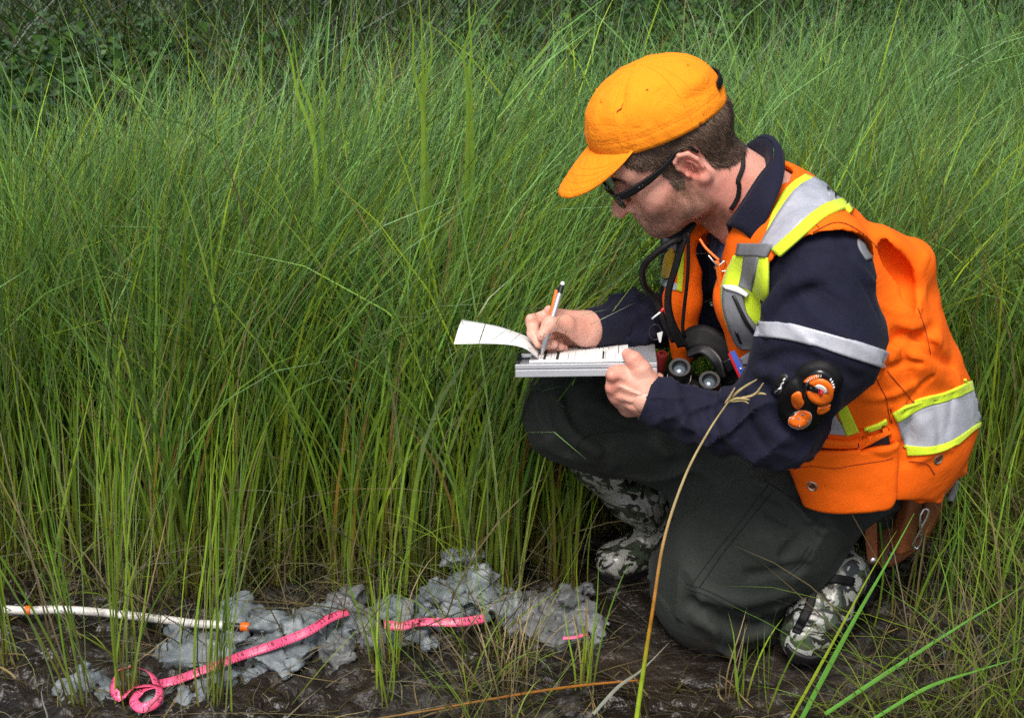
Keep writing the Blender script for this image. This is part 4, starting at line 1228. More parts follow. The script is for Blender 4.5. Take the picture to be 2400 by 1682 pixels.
def visor():
    nu, nv = 44, 14
    u = np.linspace(-1, 1, nu); v = np.linspace(0, 1, nv)
    P = np.zeros((nu, nv, 3))
    for i, s in enumerate(u):
        ang = s * 1.10
        base = A(0.1125 * math.cos(ang), 0.0905 * math.sin(ang), 0.004)
        ln = 0.076 * (1 - abs(s) ** 2.3) ** 0.72
        for j, t in enumerate(v):
            p = base + A(1, 0.10 * s, 0) * ln * t
            arch = (p[1] / 0.086) ** 2
            k_ = ln / 0.076
            p[2] = 0.006 - 0.016 * arch * t * k_ - (VIS_DROP * t + 0.012 * t * t) * k_
            P[i, j] = p
    du = np.gradient(P, axis=0); dv = np.gradient(P, axis=1)
    n = nrm(np.cross(dv, du)); n[np.isnan(n)] = 0
    n = np.where((n[..., 2] < 0)[..., None], -n, n)
    V, F = sheet_arrays(P, n, 0.0035)
    me = make_mesh('visor', c2w(V), F); fix_normals(me)
    vo = sub(obj('visor', me, M['cap']), cap)
    for j in (5, 7, 9, 11, 12):
        sub(tube('visor_stitching', c2w(P[3:-3, j] + n[3:-3, j] * 0.0001), 0.00038, M['capstitch'], None, 5), cap)
    return vo
VIS_DROP = 0.036
visor()
def cap_pt(az, v):
    i = int(round(az / (2 * np.pi) * 120)) % 120; j = int(round(v * 39))
    return c2w(CG[i, j]), (CN[i, j] @ CR) @ HR.T
p_, n_ = cap_pt(0, 1.0)
sub(lathe('cap_button', p_ - n_ * 0.002, n_, [(0, 0.0095), (0.003, 0.009), (0.0058, 0.0055), (0.0065, 0.0)], M['cap'], None, 18), cap)
for az in (0.52, 1.57, 2.6, 5.76):
    p_, n_ = cap_pt(az, 0.56)
    sub(lathe('eyelet', p_ - n_ * 0.0008, n_, [(0, 0.0034), (0.0014, 0.0030), (0.0016, 0.0018), (0.0004, 0.0013), (0.0004, 0)], M['cap'], None, 12), cap)
    sub(lathe('eyelet_hole', p_ - n_ * 0.0004, n_, [(0.0008, 0.0014), (0.0010, 0)], M['stitch'], None, 8), cap)
for az, v0, v1 in ((1.0, 0.40, 0.50), (0.36, 0.53, 0.56)):
    pts = [cap_pt(az + 0.02 * k, v0 + (v1 - v0) * k / 4) for k in range(5)]
    sub(tube('tear', np.array([a + b * 0.0003 for a, b in pts]), [0.0003, 0.0011, 0.0014, 0.001, 0.0003], M['stitch'], None, 6), cap)
pts = [c2w(CG[i % 120, 5] + CN[i % 120, 5] * 0.0003) for i in range(121)]
sub(tube('stitched_seam', np.array(pts), 0.0005, M['capstitch'], None, 5), cap)
for k in range(6):
    for o_ in (-2, 2):
        i = (k * 20 + o_) % 120
        sub(tube('panel_stitching', c2w(CG[i, 2:36] + CN[i, 2:36] * 0.0002), 0.0004, M['capstitch'], None, 5), cap)
# strap and its buckle at the back
bs = np.array([c2w(A(-0.113 * math.cos(t), 0.091 * math.sin(t), 0.020 + 0.016 * math.cos(t))) for t in np.linspace(-0.45, 0.45, 14)])
sub(strap('cap_strap', bs + np.array([nrm(b - c2w(A(0, 0, 0.03))) for b in bs]) * 0.0015, 0.013, 0.003, M['web'], None, 20, facing=nrm(bs[7] - c2w(A(0, 0, 0.03)))), cap)

# ---------------------------------------------------------------- spectacles (head frame)
def hp(L): return h2w(np.array(L, float))
def rim(s):
    t = np.linspace(0, 2 * np.pi, 48)
    ex = 0.62
    yy = 0.0275 * np.sign(np.cos(t)) * np.abs(np.cos(t)) ** ex; zz = 0.0165 * np.sign(np.sin(t)) * np.abs(np.sin(t)) ** ex
    y = 0.0365 + yy; x = 0.1215 - 3.6 * (y - 0.010) ** 2 + 0.10 * zz
    return np.stack([x, s * y, 0.012 + zz], 1)
glasses = P_(tube('spectacles', hp(rim(1)), 0.0026, M['gloss'], None, 8))
sub(tube('rim', hp(rim(-1)), 0.0026, M['gloss'], None, 8), glasses)
for s in (1, -1):
    r_ = rim(s); c_ = r_.mean(0); K_ = len(r_)
    V = np.vstack([r_, [c_ + A(0.002, 0, 0)]]); T3 = np.array([(i, (i + 1) % K_, K_) for i in range(K_)])
    sub(obj('lens', make_mesh('lens', h2w(V), None, T3), M['clear']), glasses)
    # temple: tall slab tapering to the ear, hooked behind it
    pts = np.array([(0.1115, s * 0.0620, 0.0185), (0.103, s * 0.0690, 0.0190), (0.065, s * 0.0785, 0.0205), (0.025, s * 0.0825, 0.0255), (-0.004, s * 0.0795, 0.0335), (-0.022, s * 0.0780, 0.028), (-0.030, s * 0.074, 0.012)])
    hgt = np.array([0.0135, 0.0135, 0.0115, 0.0075, 0.0055, 0.005, 0.004])
    sub(strap('temple_arm', h2w(pts), hgt, 0.0042, M['gloss'], None, 30, facing=HR @ A(0, s, 0)), glasses)
    for k in (0.074, 0.067):
        c = h2w(A(k, s * 0.0790, 0.0205)); n_ = HR @ A(0, s, 0)
        sub(lathe('temple_rivet', c, n_, [(0, 0.0016), (0.0012, 0.0013), (0.0013, 0)], M['steel'], None, 10), glasses)
sub(tube('bridge', hp([(0.1205, 0.0095, 0.017), (0.1235, 0, 0.0195), (0.1205, -0.0095, 0.017)]), 0.0026, M['gloss'], None, 8, 10), glasses)
# eyebrow hairs and lashes
def brow():
    rg = np.random.default_rng(3); V = []; 
    for s in (1, -1):
        n = 220
        t = rg.random(n)
        b = np.stack([np.interp(t, [0, 1], [0.104, 0.078]), s * np.interp(t, [0, 1], [0.016, 0.052]), 0.031 + 0.006 * np.sin(t * 2.6) + rg.normal(0, 0.0018, n)], 1)
        b = closest(head, b, 5)
        d = nrm(np.stack([-0.2 - 0.4 * t, s * np.full(n, 0.9), 0.25 - 0.6 * t], 1) + rg.normal(0, 0.2, (n, 3)))
        L = rg.uniform(0.005, 0.009, n); up = np.array([0.0, 0, 1.0]); g = grad(head, b)
        sd = nrm(np.cross(d, g)) * 0.0005
        e = b + d * L[:, None] + g * 0.0015
        V.append(np.stack([b - sd, b + sd, e], 1))
    V = np.concatenate(V).reshape(-1, 3)
    me = make_mesh('eyebrow', h2w(V), None, np.arange(len(V)).reshape(-1, 3))
    set_col(me, 'tone', np.full(len(V), 0.5))
    return sub(obj('eyebrow', me, M['hair'], kind='stuff'), body)
brow()

# ---------------------------------------------------------------- clipboard with forms
NLc = W(1207, 853, 2.285); NRc = W(1540, 848, 2.272); FRc = W(1528, 801, 2.455)
bx = nrm(NRc - NLc); by0 = FRc - NRc; by = nrm(by0 - bx * (by0 @ bx)); bz = np.cross(bx, by)
if bz[2] < 0: bz = -bz
BLn = np.linalg.norm(NRc - NLc); BWd = 0.205
def bp(u, v, h=0.0): return NLc + bx * (u * BLn) + by * (v * BWd) + bz * h
def slab(name, u0, u1, v0, v1, h0, h1, mat, parent=None, bev=0.0012):
    V = np.array([bp(u, v, h) for h in (h0, h1) for u, v in ((u0, v0), (u1, v0), (u1, v1), (u0, v1))])
    F = np.array([(3, 2, 1, 0), (4, 5, 6, 7), (0, 1, 5, 4), (1, 2, 6, 5), (2, 3, 7, 6), (3, 0, 4, 7)])
    me = make_mesh(name, V, F, None, False); fix_normals(me)
    if bev:
        bm = bmesh.new(); bm.from_mesh(me)
        bmesh.ops.bevel(bm, geom=list(bm.edges), offset=bev, segments=2, profile=0.6, affect='EDGES'); bm.to_mesh(me); bm.free()
    return obj(name, me, M[mat] if isinstance(mat, str) else mat, parent)
clip = empty('clipboard', tuple(bp(0.5, 0.5, -0.02)), category='clipboard', label='aluminium form-holder clipboard resting on his raised knee')
def CLP(o): adopt(clip, o); return o
def paper():
    m = N('printed_form')
    m.set(Base_Color=(0.84, 0.84, 0.83), Roughness=0.7, Normal=m.bump(m.noise(60, 3).outputs[0], 0.05, 0.003)); return m.m
M['paper'] = paper(); M['ink'] = plain('print_ink', (0.02, 0.02, 0.025), 0.7, bump=0); M['ink2'] = plain('faint_print', (0.42, 0.42, 0.45), 0.7, bump=0)
CLP(slab('box', 0, 1, 0, 1, -0.022, -0.010, 'alu')); CLP(slab('lid', 0.0, 1, 0.0, 1, -0.0085, -0.001, 'alu'))
CLP(slab('lid_groove', 0.004, 0.996, 0.004, 0.99, -0.0102, -0.0083, 'tape_grey', bev=0))
CLP(slab('hinge', 0.0, 0.03, 0.02, 0.98, -0.018, 0.004, 'black', bev=0.003))
CLP(slab('spring_clip', 0.03, 0.12, 0.25, 0.75, 0.0, 0.008, 'steel'))
CLP(slab('latch', 0.80, 0.93, 0.985, 1.02, -0.008, 0.004, 'steel'))
CLP(slab('form_sheet', 0.10, 0.80, 0.04, 0.96, 0.0, 0.0035, 'paper', bev=0))
rg = np.random.default_rng(12)
u = 0.20
lines = [(0.19, 0.205, 'ink'), (0.275, 0.30, 'ink'), (0.62, 0.632, 'ink')]
def bar(u0, u1, v0, v1, mat):
    V = np.array([bp(u_, v_, 0.0040) for u_, v_ in ((u0, v0), (u1, v0), (u1, v1), (u0, v1))])
    V = np.vstack([V, V - bz * 0.0004]); F = np.array([(0, 1, 2, 3), (7, 6, 5, 4), (0, 4, 5, 1), (1, 5, 6, 2), (2, 6, 7, 3), (3, 7, 4, 0)])
    return V, F
acc = {'ink': [], 'ink2': []}
for a_, b_ in ((0.195, 0.212), (0.285, 0.305), (0.615, 0.627)): acc['ink'].append(bar(a_, b_, 0.08, 0.42, 'ink'))
for k in range(26):
    uu = 0.15 + 0.63 * k / 26 + rg.uniform(-0.004, 0.004); v0 = rg.choice([0.06, 0.06, 0.3, 0.5]); v1 = v0 + rg.uniform(0.25, 0.45)
    acc['ink2' if k % 3 else 'ink'].append(bar(uu, uu + rg.uniform(0.0022, 0.005), v0, min(v1, 0.94), ''))
for k, L_ in acc.items():
    V, F = join_arrays(L_); o = CLP(obj('printed_lines', make_mesh('printed_lines', V, F, None, False), M[k])); fix_normals(o.data)
# the page flipped back over the hinge end
near = px3([(1262, 838, 2.300), (1252, 832, 2.292), (1236, 818, 2.287), (1205, 808, 2.285), (1150, 804, 2.285), (1064, 805, 2.285)])
far = px3([(1262, 815, 2.43), (1252, 806, 2.43), (1238, 790, 2.43), (1205, 776, 2.432), (1160, 762, 2.435), (1083, 748, 2.44)])
a_ = resample(near, 30); b_ = resample(far, 30); t = np.linspace(0, 1, 10)[None, :, None]
Pg = a_[:, None] * (1 - t) + b_[:, None] * t + A(0, 0, 0.004) * np.sin(np.pi * t)
Nn = nrm(np.cross(np.gradient(Pg, axis=0), np.gradient(Pg, axis=1))); Nn = np.where((Nn[..., 2] < 0)[..., None], -Nn, Nn)
V, F = sheet_arrays(Pg, Nn, 0.0012); me = make_mesh('flipped_page', V, F); fix_normals(me)
fp = CLP(obj('flipped_page', me, M['paper']))
sb = Pg[21:29, 2] + Nn[21:29, 2] * 0.0006
CLP(strap('printed_rule', sb, 0.0012, 0.0004, M['ink2'], None, 10, facing=(0, -.2, 1)))

# ---------------------------------------------------------------- pen and pencil
pt, pe = W(1266, 842, 2.306), W(1320, 660, 2.372)
pd = pe - pt; PL = np.linalg.norm(pd); pd = pd / PL
pen = empty('pen', tuple(pt), category='pen', label='silver mechanical pencil held upright in his writing hand')
for nm, prof, mt in (('tip', [(0, 0.0004), (0.010, 0.0016), (0.018, 0.0032)], 'steel'), ('grip', [(0.018, 0.0034), (0.020, 0.0040), (0.045, 0.0042), (0.047, 0.0036)], 'tape_grey'),
                     ('barrel', [(0.047, 0.0040), (PL - 0.022, 0.0040), (PL - 0.020, 0.0036)], 'alu'), ('clip_band', [(PL - 0.020, 0.0042), (PL - 0.006, 0.0042)], 'black'),
                     ('cap_end', [(PL - 0.006, 0.0036), (PL - 0.001, 0.0034), (PL, 0.002), (PL, 0)], 'white')):
    adopt(pen, lathe(nm, pt, pd, prof, M[mt], None, 16))
qt, qe = W(1288, 752, 2.362), W(1305, 680, 2.385)
pencil = empty('highlighter', tuple(qt), category='pen', label='short orange pen tucked behind the silver one in his fist')
qd = qe - qt; QL = np.linalg.norm(qd)
adopt(pencil, lathe('barrel', qt - nrm(qd) * 0.03, qd, [(0, 0.002), (0.004, 0.0035), (QL + 0.03 - 0.002, 0.0036), (QL + 0.03, 0.003), (QL + 0.03, 0)], M['orange_p'], None, 14))
adopt(pencil, lathe('cap_end', qt + qd, qd, [(0, 0.0022), (0.005, 0.002), (0.0055, 0)], M['black'], None, 12))

# ---------------------------------------------------------------- binoculars hung on the chest
bi = empty('binoculars', tuple(W(1625, 900, 2.33)), category='binoculars', label='black binoculars hanging at his chest with eyepieces up')
BA = nrm(A(-0.06, -0.52, 0.85))
e1, e2 = W(1593, 860, 2.330), W(1663, 890, 2.300)
def eyep(c, s=1.0):
    r = 0.0178 * s
    prof = [(-0.110, 0.0), (-0.110, r * 1.25), (-0.075, r * 1.30), (-0.060, r * 1.15), (-0.040, r * 1.12), (-0.038, r * 0.98), (-0.028, r * 0.98), (-0.027, r * 1.06), (-0.004, r * 1.06), (0, r), (0.0, r * 0.74), (-0.004, r * 0.60), (-0.009, r * 0.56)]
    adopt(bi, lathe('barrel', c, BA, prof, M['black'], None, 36))
    adopt(bi, lathe('eyepiece_lens', c, BA, [(-0.0092, r * 0.60), (-0.0062, r * 0.40), (-0.0052, r * 0.2), (-0.005, 0)], M['glass'], None, 28))
    adopt(bi, lathe('focus_ring', c, BA, [(-0.0375, r * 1.13), (-0.0345, r * 1.14), (-0.0330, r * 1.13), (-0.033, r * 0.9)], M['steel'], None, 36))
eyep(e1); eyep(e2, 0.96)
mid = (e1 + e2) / 2
fb = Field(); fb.cone(e1 - BA * 0.070, e2 - BA * 0.070, 0.024, 0.024, 0.01); fb.cone(mid - BA * 0.05, mid - BA * 0.10, 0.012, 0.014, 0.01)
o, _ = solid(fb, 'bridge', mid - 0.14, mid + 0.10, 0.005, M['black']); adopt(bi, o)
# harness pad and neck strap
adopt(bi, strap('carry_pad', px3([(1604, 800, 2.372), (1640, 790, 2.365), (1680, 812, 2.35), (1706, 850, 2.335), (1716, 900, 2.325)]), [0.030, 0.042, 0.046, 0.042, 0.034], 0.007, M['web'], None, 40, facing=(-0.45, -0.75, 0.5)))
adopt(bi, strap('carry_pad_edge', px3([(1612, 830, 2.355), (1648, 818, 2.345), (1680, 845, 2.325), (1694, 885, 2.315)]), [0.014, 0.018, 0.018, 0.014], 0.006, M['black'], None, 30, facing=(-0.7, -0.3, 0.7)))
adopt(bi, strap('side_release_buckle', px3([(1702, 842, 2.318), (1716, 868, 2.312)]), 0.016, 0.008, M['gloss'], None, 8, facing=(-0.4, -0.8, 0.4)))
st1 = px3([(1600, 812, 2.350), (1572, 750, 2.345), (1566, 690, 2.340), (1585, 620, 2.338), (1602, 560, 2.345), (1625, 520, 2.36)])
adopt(bi, strap('neck_strap', st1, [0.018, 0.014, 0.011, 0.011, 0.012, 0.014], 0.004, M['web'], None, 50, facing=(-0.5, -0.7, 0.4)))
st2 = px3([(1596, 560, 2.345), (1570, 570, 2.335), (1530, 600, 2.335), (1507, 628, 2.345), (1510, 668, 2.37), (1535, 700, 2.38), (1560, 760, 2.365), (1580, 800, 2.36)])
adopt(bi, tube('strap_loop', st2, 0.0055, M['web'], None, 10, 60))
st3 = px3([(1758, 345, 2.36), (1764, 375, 2.335), (1762, 412, 2.318), (1754, 446, 2.308), (1742, 480, 2.306), (1728, 512, 2.306)])
adopt(bi, strap('strap_at_neck', closest(head_w, np.array(st3)) + A(0, -0.002, 0.0005), 0.007, 0.003, M['web'], None, 24, facing=(0, -1, 0.4)))
for L_ in ([(1613, 545, 2.335), (1612, 640, 2.335), (1600, 760, 2.34), (1606, 790, 2.345)],):
    adopt(bi, tube('lanyard_cord', px3(L_), 0.003, M['web'], None, 8, 30))

# ---------------------------------------------------------------- small things clipped to the vest
kl = empty('whistle_clip', tuple(W(1680, 620, 2.33)), category='clip', label='small silver snap hook on orange cord at the vest opening')
hk = px3([(1660, 598, 2.318), (1672, 612, 2.312), (1684, 622, 2.31), (1698, 612, 2.312), (1704, 622, 2.312), (1702, 634, 2.312), (1690, 636, 2.312)])
adopt(kl, tube('hook', hk, 0.0016, M['steel'], None, 8, 30))
adopt(kl, tube('cord', px3([(1640, 560, 2.335), (1655, 582, 2.325), (1685, 610, 2.312)]), 0.0022, M['orange_p'], None, 8, 20))
adopt(kl, strap('tab', px3([(1680, 612, 2.310), (1686, 650, 2.312), (1687, 705, 2.315)]), [0.007, 0.008, 0.001], 0.002, M['orange_p'], None, 20, facing=(-0.5, -0.8, 0.3)))
cd = [(1711, 825, 2.268), (1722, 822, 2.268), (1752, 880, 2.262), (1741, 892, 2.262)]
card = empty('card', tuple(W(1730, 855, 2.265)), category='card', label='blue and red card sticking up beside the binoculars')
c0 = px3(cd)
def quad_slab(name, q, th, mat, par):
    q = np.array(q); n = nrm(np.cross(q[1] - q[0], q[3] - q[0]))
    V = np.vstack([q, q + n * th]); F = np.array([(0, 1, 2, 3), (7, 6, 5, 4), (0, 4, 5, 1), (1, 5, 6, 2), (2, 6, 7, 3), (3, 7, 4, 0)])
    me = make_mesh(name, V, F, None, False); fix_normals(me); o = obj(name, me, M[mat]); adopt(par, o); return o
quad_slab('card_face', c0, 0.0015, 'blue', card)
quad_slab('card_edge', px3([(1706, 830, 2.269), (1711, 825, 2.2685), (1741, 892, 2.2625), (1738, 900, 2.263)]), 0.0015, 'red', card)
for q in ((1736, 863), (1742, 872), (1746, 880)):
    c = W(q[0], q[1], 2.262); adopt(card, lathe('white_dot', c, A(-.2, -0.9, 0.3), [(0, 0.0016), (0.001, 0.0014), (0.001, 0)], M['white'], None, 8))
mt = empty('marker_pen', tuple(W(1555, 850, 2.36)), category='marker', label='dark red capped marker hanging beside the binocular eyepiece')
adopt(mt, lathe('barrel', W(1553, 828, 2.35), A(0.15, -0.2, 0.9), [(-0.07, 0), (-0.07, 0.010), (-0.004, 0.0105), (0.0, 0.0085), (0, 0.0055), (-0.006, 0.005), (-0.006, 0)], M['maroon'], None, 20))
kr = empty('keyring', tuple(W(1540, 770, 2.36)), category='keyring', label='white and black key tag hanging on the far vest front')
adopt(kr, tube('ring', np.array([W(1536 + 14 * math.cos(t), 778 + 18 * math.sin(t), 2.355) for t in np.linspace(0, 2 * np.pi, 24)]), 0.0012, M['black'], None, 6))
quad_slab('tag', px3([(1540, 782, 2.352), (1553, 778, 2.352), (1549, 802, 2.352), (1545, 802, 2.352)]), 0.002, 'white', kr)
adopt(kr, tube('toggle', px3([(1528, 747, 2.345), (1552, 728, 2.345)]), 0.0016, M['white'], None, 8))
adopt(kr, tube('toggle_end', px3([(1549, 731, 2.345), (1556, 722, 2.345)]), 0.0026, M['red'], None, 8))

# ---------------------------------------------------------------- compass pouch on the upper arm
cp = empty('compass_pouch', tuple(W(1895, 930, 2.14)), category='compass', label='black armband pouch holding orange compass dials above his elbow')
def ring_patch(name, px, mat, off, thick, par, nu=30):
    """closed outline in the photo filled as a fan on the sleeve"""
    px = np.array(px, float); c = px.mean(0)
    E = resample(np.vstack([px, px[:1]]), nu + 1)[:-1]
    rings = [0.999, 0.75, 0.5, 0.25]
    pts = np.concatenate([c + (E - c) * r for r in rings] + [c[None]])
    P = on(jk, pts); Nn = grad(jk, P)
    Nn = nrm(Nn * 0.6 + Nn.mean(0) * 0.8)
    off = off * 0.82; top = P + Nn * off; bot = P[:nu] + Nn[:nu] * (off - thick)
    V = np.vstack([top, bot]); nt = len(top); q = []; t3 = []
    for r in range(len(rings) - 1):
        for i in range(nu):
            k = (i + 1) % nu; q.append((r * nu + i, r * nu + k, (r + 1) * nu + k, (r + 1) * nu + i))
    for i in range(nu):
        k = (i + 1) % nu; t3.append(((len(rings) - 1) * nu + i, (len(rings) - 1) * nu + k, nt - 1)); q.append((i, nt + i, nt + k, k))
    me = make_mesh(name, V, np.array(q), np.array(t3)); fix_normals(me)
    o = obj(name, me, M[mat]); adopt(par, o); return o
ell_px = lambda cx, cy, rx, ry, ang, n=24: [(cx + rx * math.cos(t) * math.cos(ang) - ry * math.sin(t) * math.sin(ang), cy + rx * math.cos(t) * math.sin(ang) + ry * math.sin(t) * math.cos(ang)) for t in np.linspace(0, 2 * np.pi, n, endpoint=False)]
ring_patch('pouch', [(1860, 880), (1880, 855), (1912, 843), (1948, 850), (1972, 872), (1964, 905), (1945, 945), (1915, 985), (1888, 1000), (1856, 992), (1832, 966), (1828, 935), (1840, 905)], 'web', 0.014, 0.022, cp, 40)
ring_patch('bezel', ell_px(1920, 898, 36, 38, 0), 'gloss', 0.0160, 0.008, cp)
ring_patch('dial_rim', [(1886, 884), (1900, 872), (1919, 869), (1920, 880), (1900, 885), (1888, 892)], 'orange_p', 0.0185, 0.004, cp, 20)
ring_patch('dial_rim', [(1948, 886), (1956, 896), (1954, 904), (1946, 896)], 'orange_p', 0.0185, 0.004, cp, 14)
ring_patch('dial', ell_px(1921, 906, 33, 30, 0.3), 'orange_p', 0.0190, 0.006, cp)
ring_patch('dial_window', [(1908, 894), (1920, 886), (1936, 893), (1940, 904), (1924, 904), (1912, 900)], 'white', 0.0205, 0.003, cp, 20)
ring_patch('dial_needle', [(1886, 890), (1912, 900), (1938, 906), (1936, 912), (1925, 908), (1908, 910), (1889, 902)], 'gloss', 0.0208, 0.003, cp, 24)
ring_patch('dial_pivot', [(1912, 903), (1926, 903), (1922, 912), (1916, 913)], 'red', 0.0222, 0.003, cp, 16)
ring_patch('side_lobe', [(1862, 912), (1872, 906), (1880, 908), (1884, 922), (1889, 934), (1874, 944), (1862, 932)], 'orange_p', 0.0175, 0.005, cp, 20)
ring_patch('side_lobe', [(1911, 940), (1928, 938), (1942, 932), (1932, 948), (1918, 955), (1910, 953)], 'orange_p', 0.0175, 0.005, cp, 18)
ring_patch('lower_bezel', ell_px(1877, 970, 30, 22, -0.6), 'gloss', 0.0160, 0.006, cp)
ring_patch('lower_rim', ell_px(1877, 970, 27, 19, -0.6), 'white', 0.0168, 0.004, cp)
ring_patch('lower_dial', ell_px(1877, 969, 26, 17.5, -0.6), 'orange_p', 0.0178, 0.004, cp)
for q in ((1886, 959), (1867, 976), (1889, 972)):
    ring_patch('dial_mark', ell_px(q[0], q[1], 3.5, 2.2, 0.6, 8), 'tape_grey', 0.0190, 0.003, cp, 8)
for k in range(8):
    a0 = -2.4 + 0.14 * k; x0, y0 = 1920 + 33 * math.cos(a0), 902 + 31 * math.sin(a0)
    ring_patch('dial_tick', ell_px(x0, y0, 2.6, 0.8, a0, 8), 'white', 0.0198, 0.003, cp, 8)
for k in range(4):
    a0 = -0.75 + 0.17 * k; x0, y0 = 1920 + 35 * math.cos(a0), 902 + 33 * math.sin(a0)
    ring_patch('dial_tick', ell_px(x0, y0, 2.6, 1.0, a0, 8), 'white', 0.0198, 0.003, cp, 8)
# white print on the pouch edge (broken letters)
for k, (x0, y0) in enumerate([(1824, 916), (1829, 909), (1833, 902), (1837, 896), (1841, 888)]):
    ring_patch('pouch_letter', ell_px(x0, y0, 3.6 + (k % 2), 2.0, -1.0 + 0.3 * (k % 2), 10), 'white' if k > 0 else 'tape_grey', 0.006, 0.006, cp, 10)
ring_patch('pouch_label', [(1808, 918), (1830, 876), (1850, 884), (1826, 928)], 'black', 0.004, 0.006, cp, 20)

# ---------------------------------------------------------------- leather tool pouch on the belt
lp = empty('tool_pouch', tuple(W(2095, 1250, 2.46)), category='pouch', label='brown leather tool pouch hanging below the back of his vest')
def leaf(name, rows, thick, mat='leather'):
    nu = 24; R_ = [resample(px3(r), nu) for r in rows]
    Pg = np.stack(R_, 1); Pg = np.stack([resample(Pg[i], 9) for i in range(nu)])
    Nn = nrm(np.cross(np.gradient(Pg, axis=0), np.gradient(Pg, axis=1)))
    Nn = np.where(((Nn * (CAM - Pg)).sum(-1) < 0)[..., None], -Nn, Nn)
    V, F = sheet_arrays(Pg, Nn, thick); me = make_mesh(name, V, F); fix_normals(me)
    o = obj(name, me, M[mat]); adopt(lp, o); return o
leaf('back_panel', [[(2070, 1150, 2.50), (2055, 1240, 2.50), (2055, 1322, 2.47)], [(2130, 1140, 2.48), (2110, 1240, 2.49), (2095, 1325, 2.47)], [(2225, 1120, 2.50), (2205, 1200, 2.50), (2170, 1275, 2.50)]], 0.008)
leaf('strap', [[(2024, 1185, 2.425), (2028, 1260, 2.425), (2034, 1312, 2.42), (2040, 1322, 2.42)], [(2054, 1185, 2.425), (2056, 1260, 2.425), (2056, 1312, 2.42), (2050, 1322, 2.42)]], 0.006)
leaf('front_pocket', [[(2118, 1150, 2.445), (2095, 1220, 2.44), (2084, 1295, 2.43)], [(2140, 1150, 2.415), (2125, 1225, 2.41), (2110, 1300, 2.41)], [(2170, 1145, 2.43), (2155, 1215, 2.425), (2140, 1290, 2.425)]], 0.008)
leaf('side_pocket', [[(2165, 1145, 2.445), (2165, 1200, 2.445), (2150, 1262, 2.44)], [(2218, 1125, 2.455), (2210, 1185, 2.455), (2178, 1250, 2.45)]], 0.006)
c = W(2046, 1312, 2.418); adopt(lp, lathe('rivet', c, A(-.1, -0.85, 0.4), [(0, 0.006), (0.002, 0.0055), (0.0035, 0.003), (0.0037, 0)], M['steel'], None, 16))
c = W(2088, 1298, 2.415); adopt(lp, lathe('rivet', c, A(-.1, -0.85, 0.4), [(0, 0.006), (0.002, 0.0055), (0.0035, 0.003), (0.0037, 0)], M['black'], None, 16))
for s_ in (0, 1):
    L_ = [[(2112, 1165, 2.408), (2098, 1230, 2.402), (2090, 1290, 2.402)], [(2142, 1162, 2.404), (2128, 1230, 2.40), (2118, 1292, 2.402)]][s_]
cb = empty('carabiner', tuple(W(2165, 1230, 2.41)), category='carabiner', label='silver carabiner clipped to the brown leather pouch')
adopt(cb, tube('frame', px3([(2166, 1190, 2.41), (2156, 1215, 2.405), (2160, 1262, 2.405), (2150, 1285, 2.405), (2140, 1275, 2.405), (2158, 1240, 2.405), (2176, 1200, 2.408), (2166, 1190, 2.41)]), 0.0028, M['steel'], None, 8, 50))
adopt(cb, tube('strap_end', px3([(2240, 1125, 2.46), (2235, 1150, 2.455), (2226, 1172, 2.45)]), 0.007, M['tape_grey'], None, 8, 12))
sc = empty('scabbard', tuple(W(2040, 1380, 2.46)), category='sheath', label='dark plastic tool sheath under the leather pouch')
adopt(sc, strap('sheath', px3([(2036, 1310, 2.46), (2036, 1370, 2.46), (2030, 1420, 2.46)]), 0.024, 0.010, M['black'], None, 16, facing=(0, -0.9, 0.4)))
# ================================================================== ground, clay, tape, hose
def worley(p, scale, seed=0, dim=3):
    q = np.asarray(p, float) * scale + 500.0 + seed * 7.7
    if dim == 2: q = q * A(1, 1, 0)
    i = np.floor(q).astype(int); f1 = np.full(len(q), 9.0); f2 = np.full(len(q), 9.0); cid = np.zeros(len(q))
    for dx in (-1, 0, 1):
        for dy in (-1, 0, 1):
            for dz in ((-1, 0, 1) if dim == 3 else (0,)):
                c = i + A(dx, dy, dz).astype(int); a, b, e = c[:, 0] & 63, c[:, 1] & 63, c[:, 2] & 63
                pt = c + np.stack([_nr[a, b, e], _nr[b, e, a], _nr[e, a, b] if dim == 3 else 0 * _nr[e, a, b]], 1)
                d = np.sqrt(((q - pt) ** 2).sum(1)); m = d < f1
                f2 = np.where(m, f1, np.minimum(f2, d)); cid = np.where(m, _nr[(a + 7) & 63, (b + 3) & 63, (e + 5) & 63], cid); f1 = np.where(m, d, f1)
    return f1, f2, cid
def sample_line(lo, hi, d0, d1, step, growth=1.22):
    xs = [lo + (hi - lo) * 0] if False else []
    mid = np.arange(d0, d1 + 1e-9, step)
    L = [d0]; s = step
    while L[-1] > lo: s *= growth; L.append(L[-1] - s)
    Rr = [d1]; s = step
    while Rr[-1] < hi: s *= growth; Rr.append(Rr[-1] + s)
    return np.concatenate([np.array(L[1:])[::-1], mid, np.array(Rr[1:])])
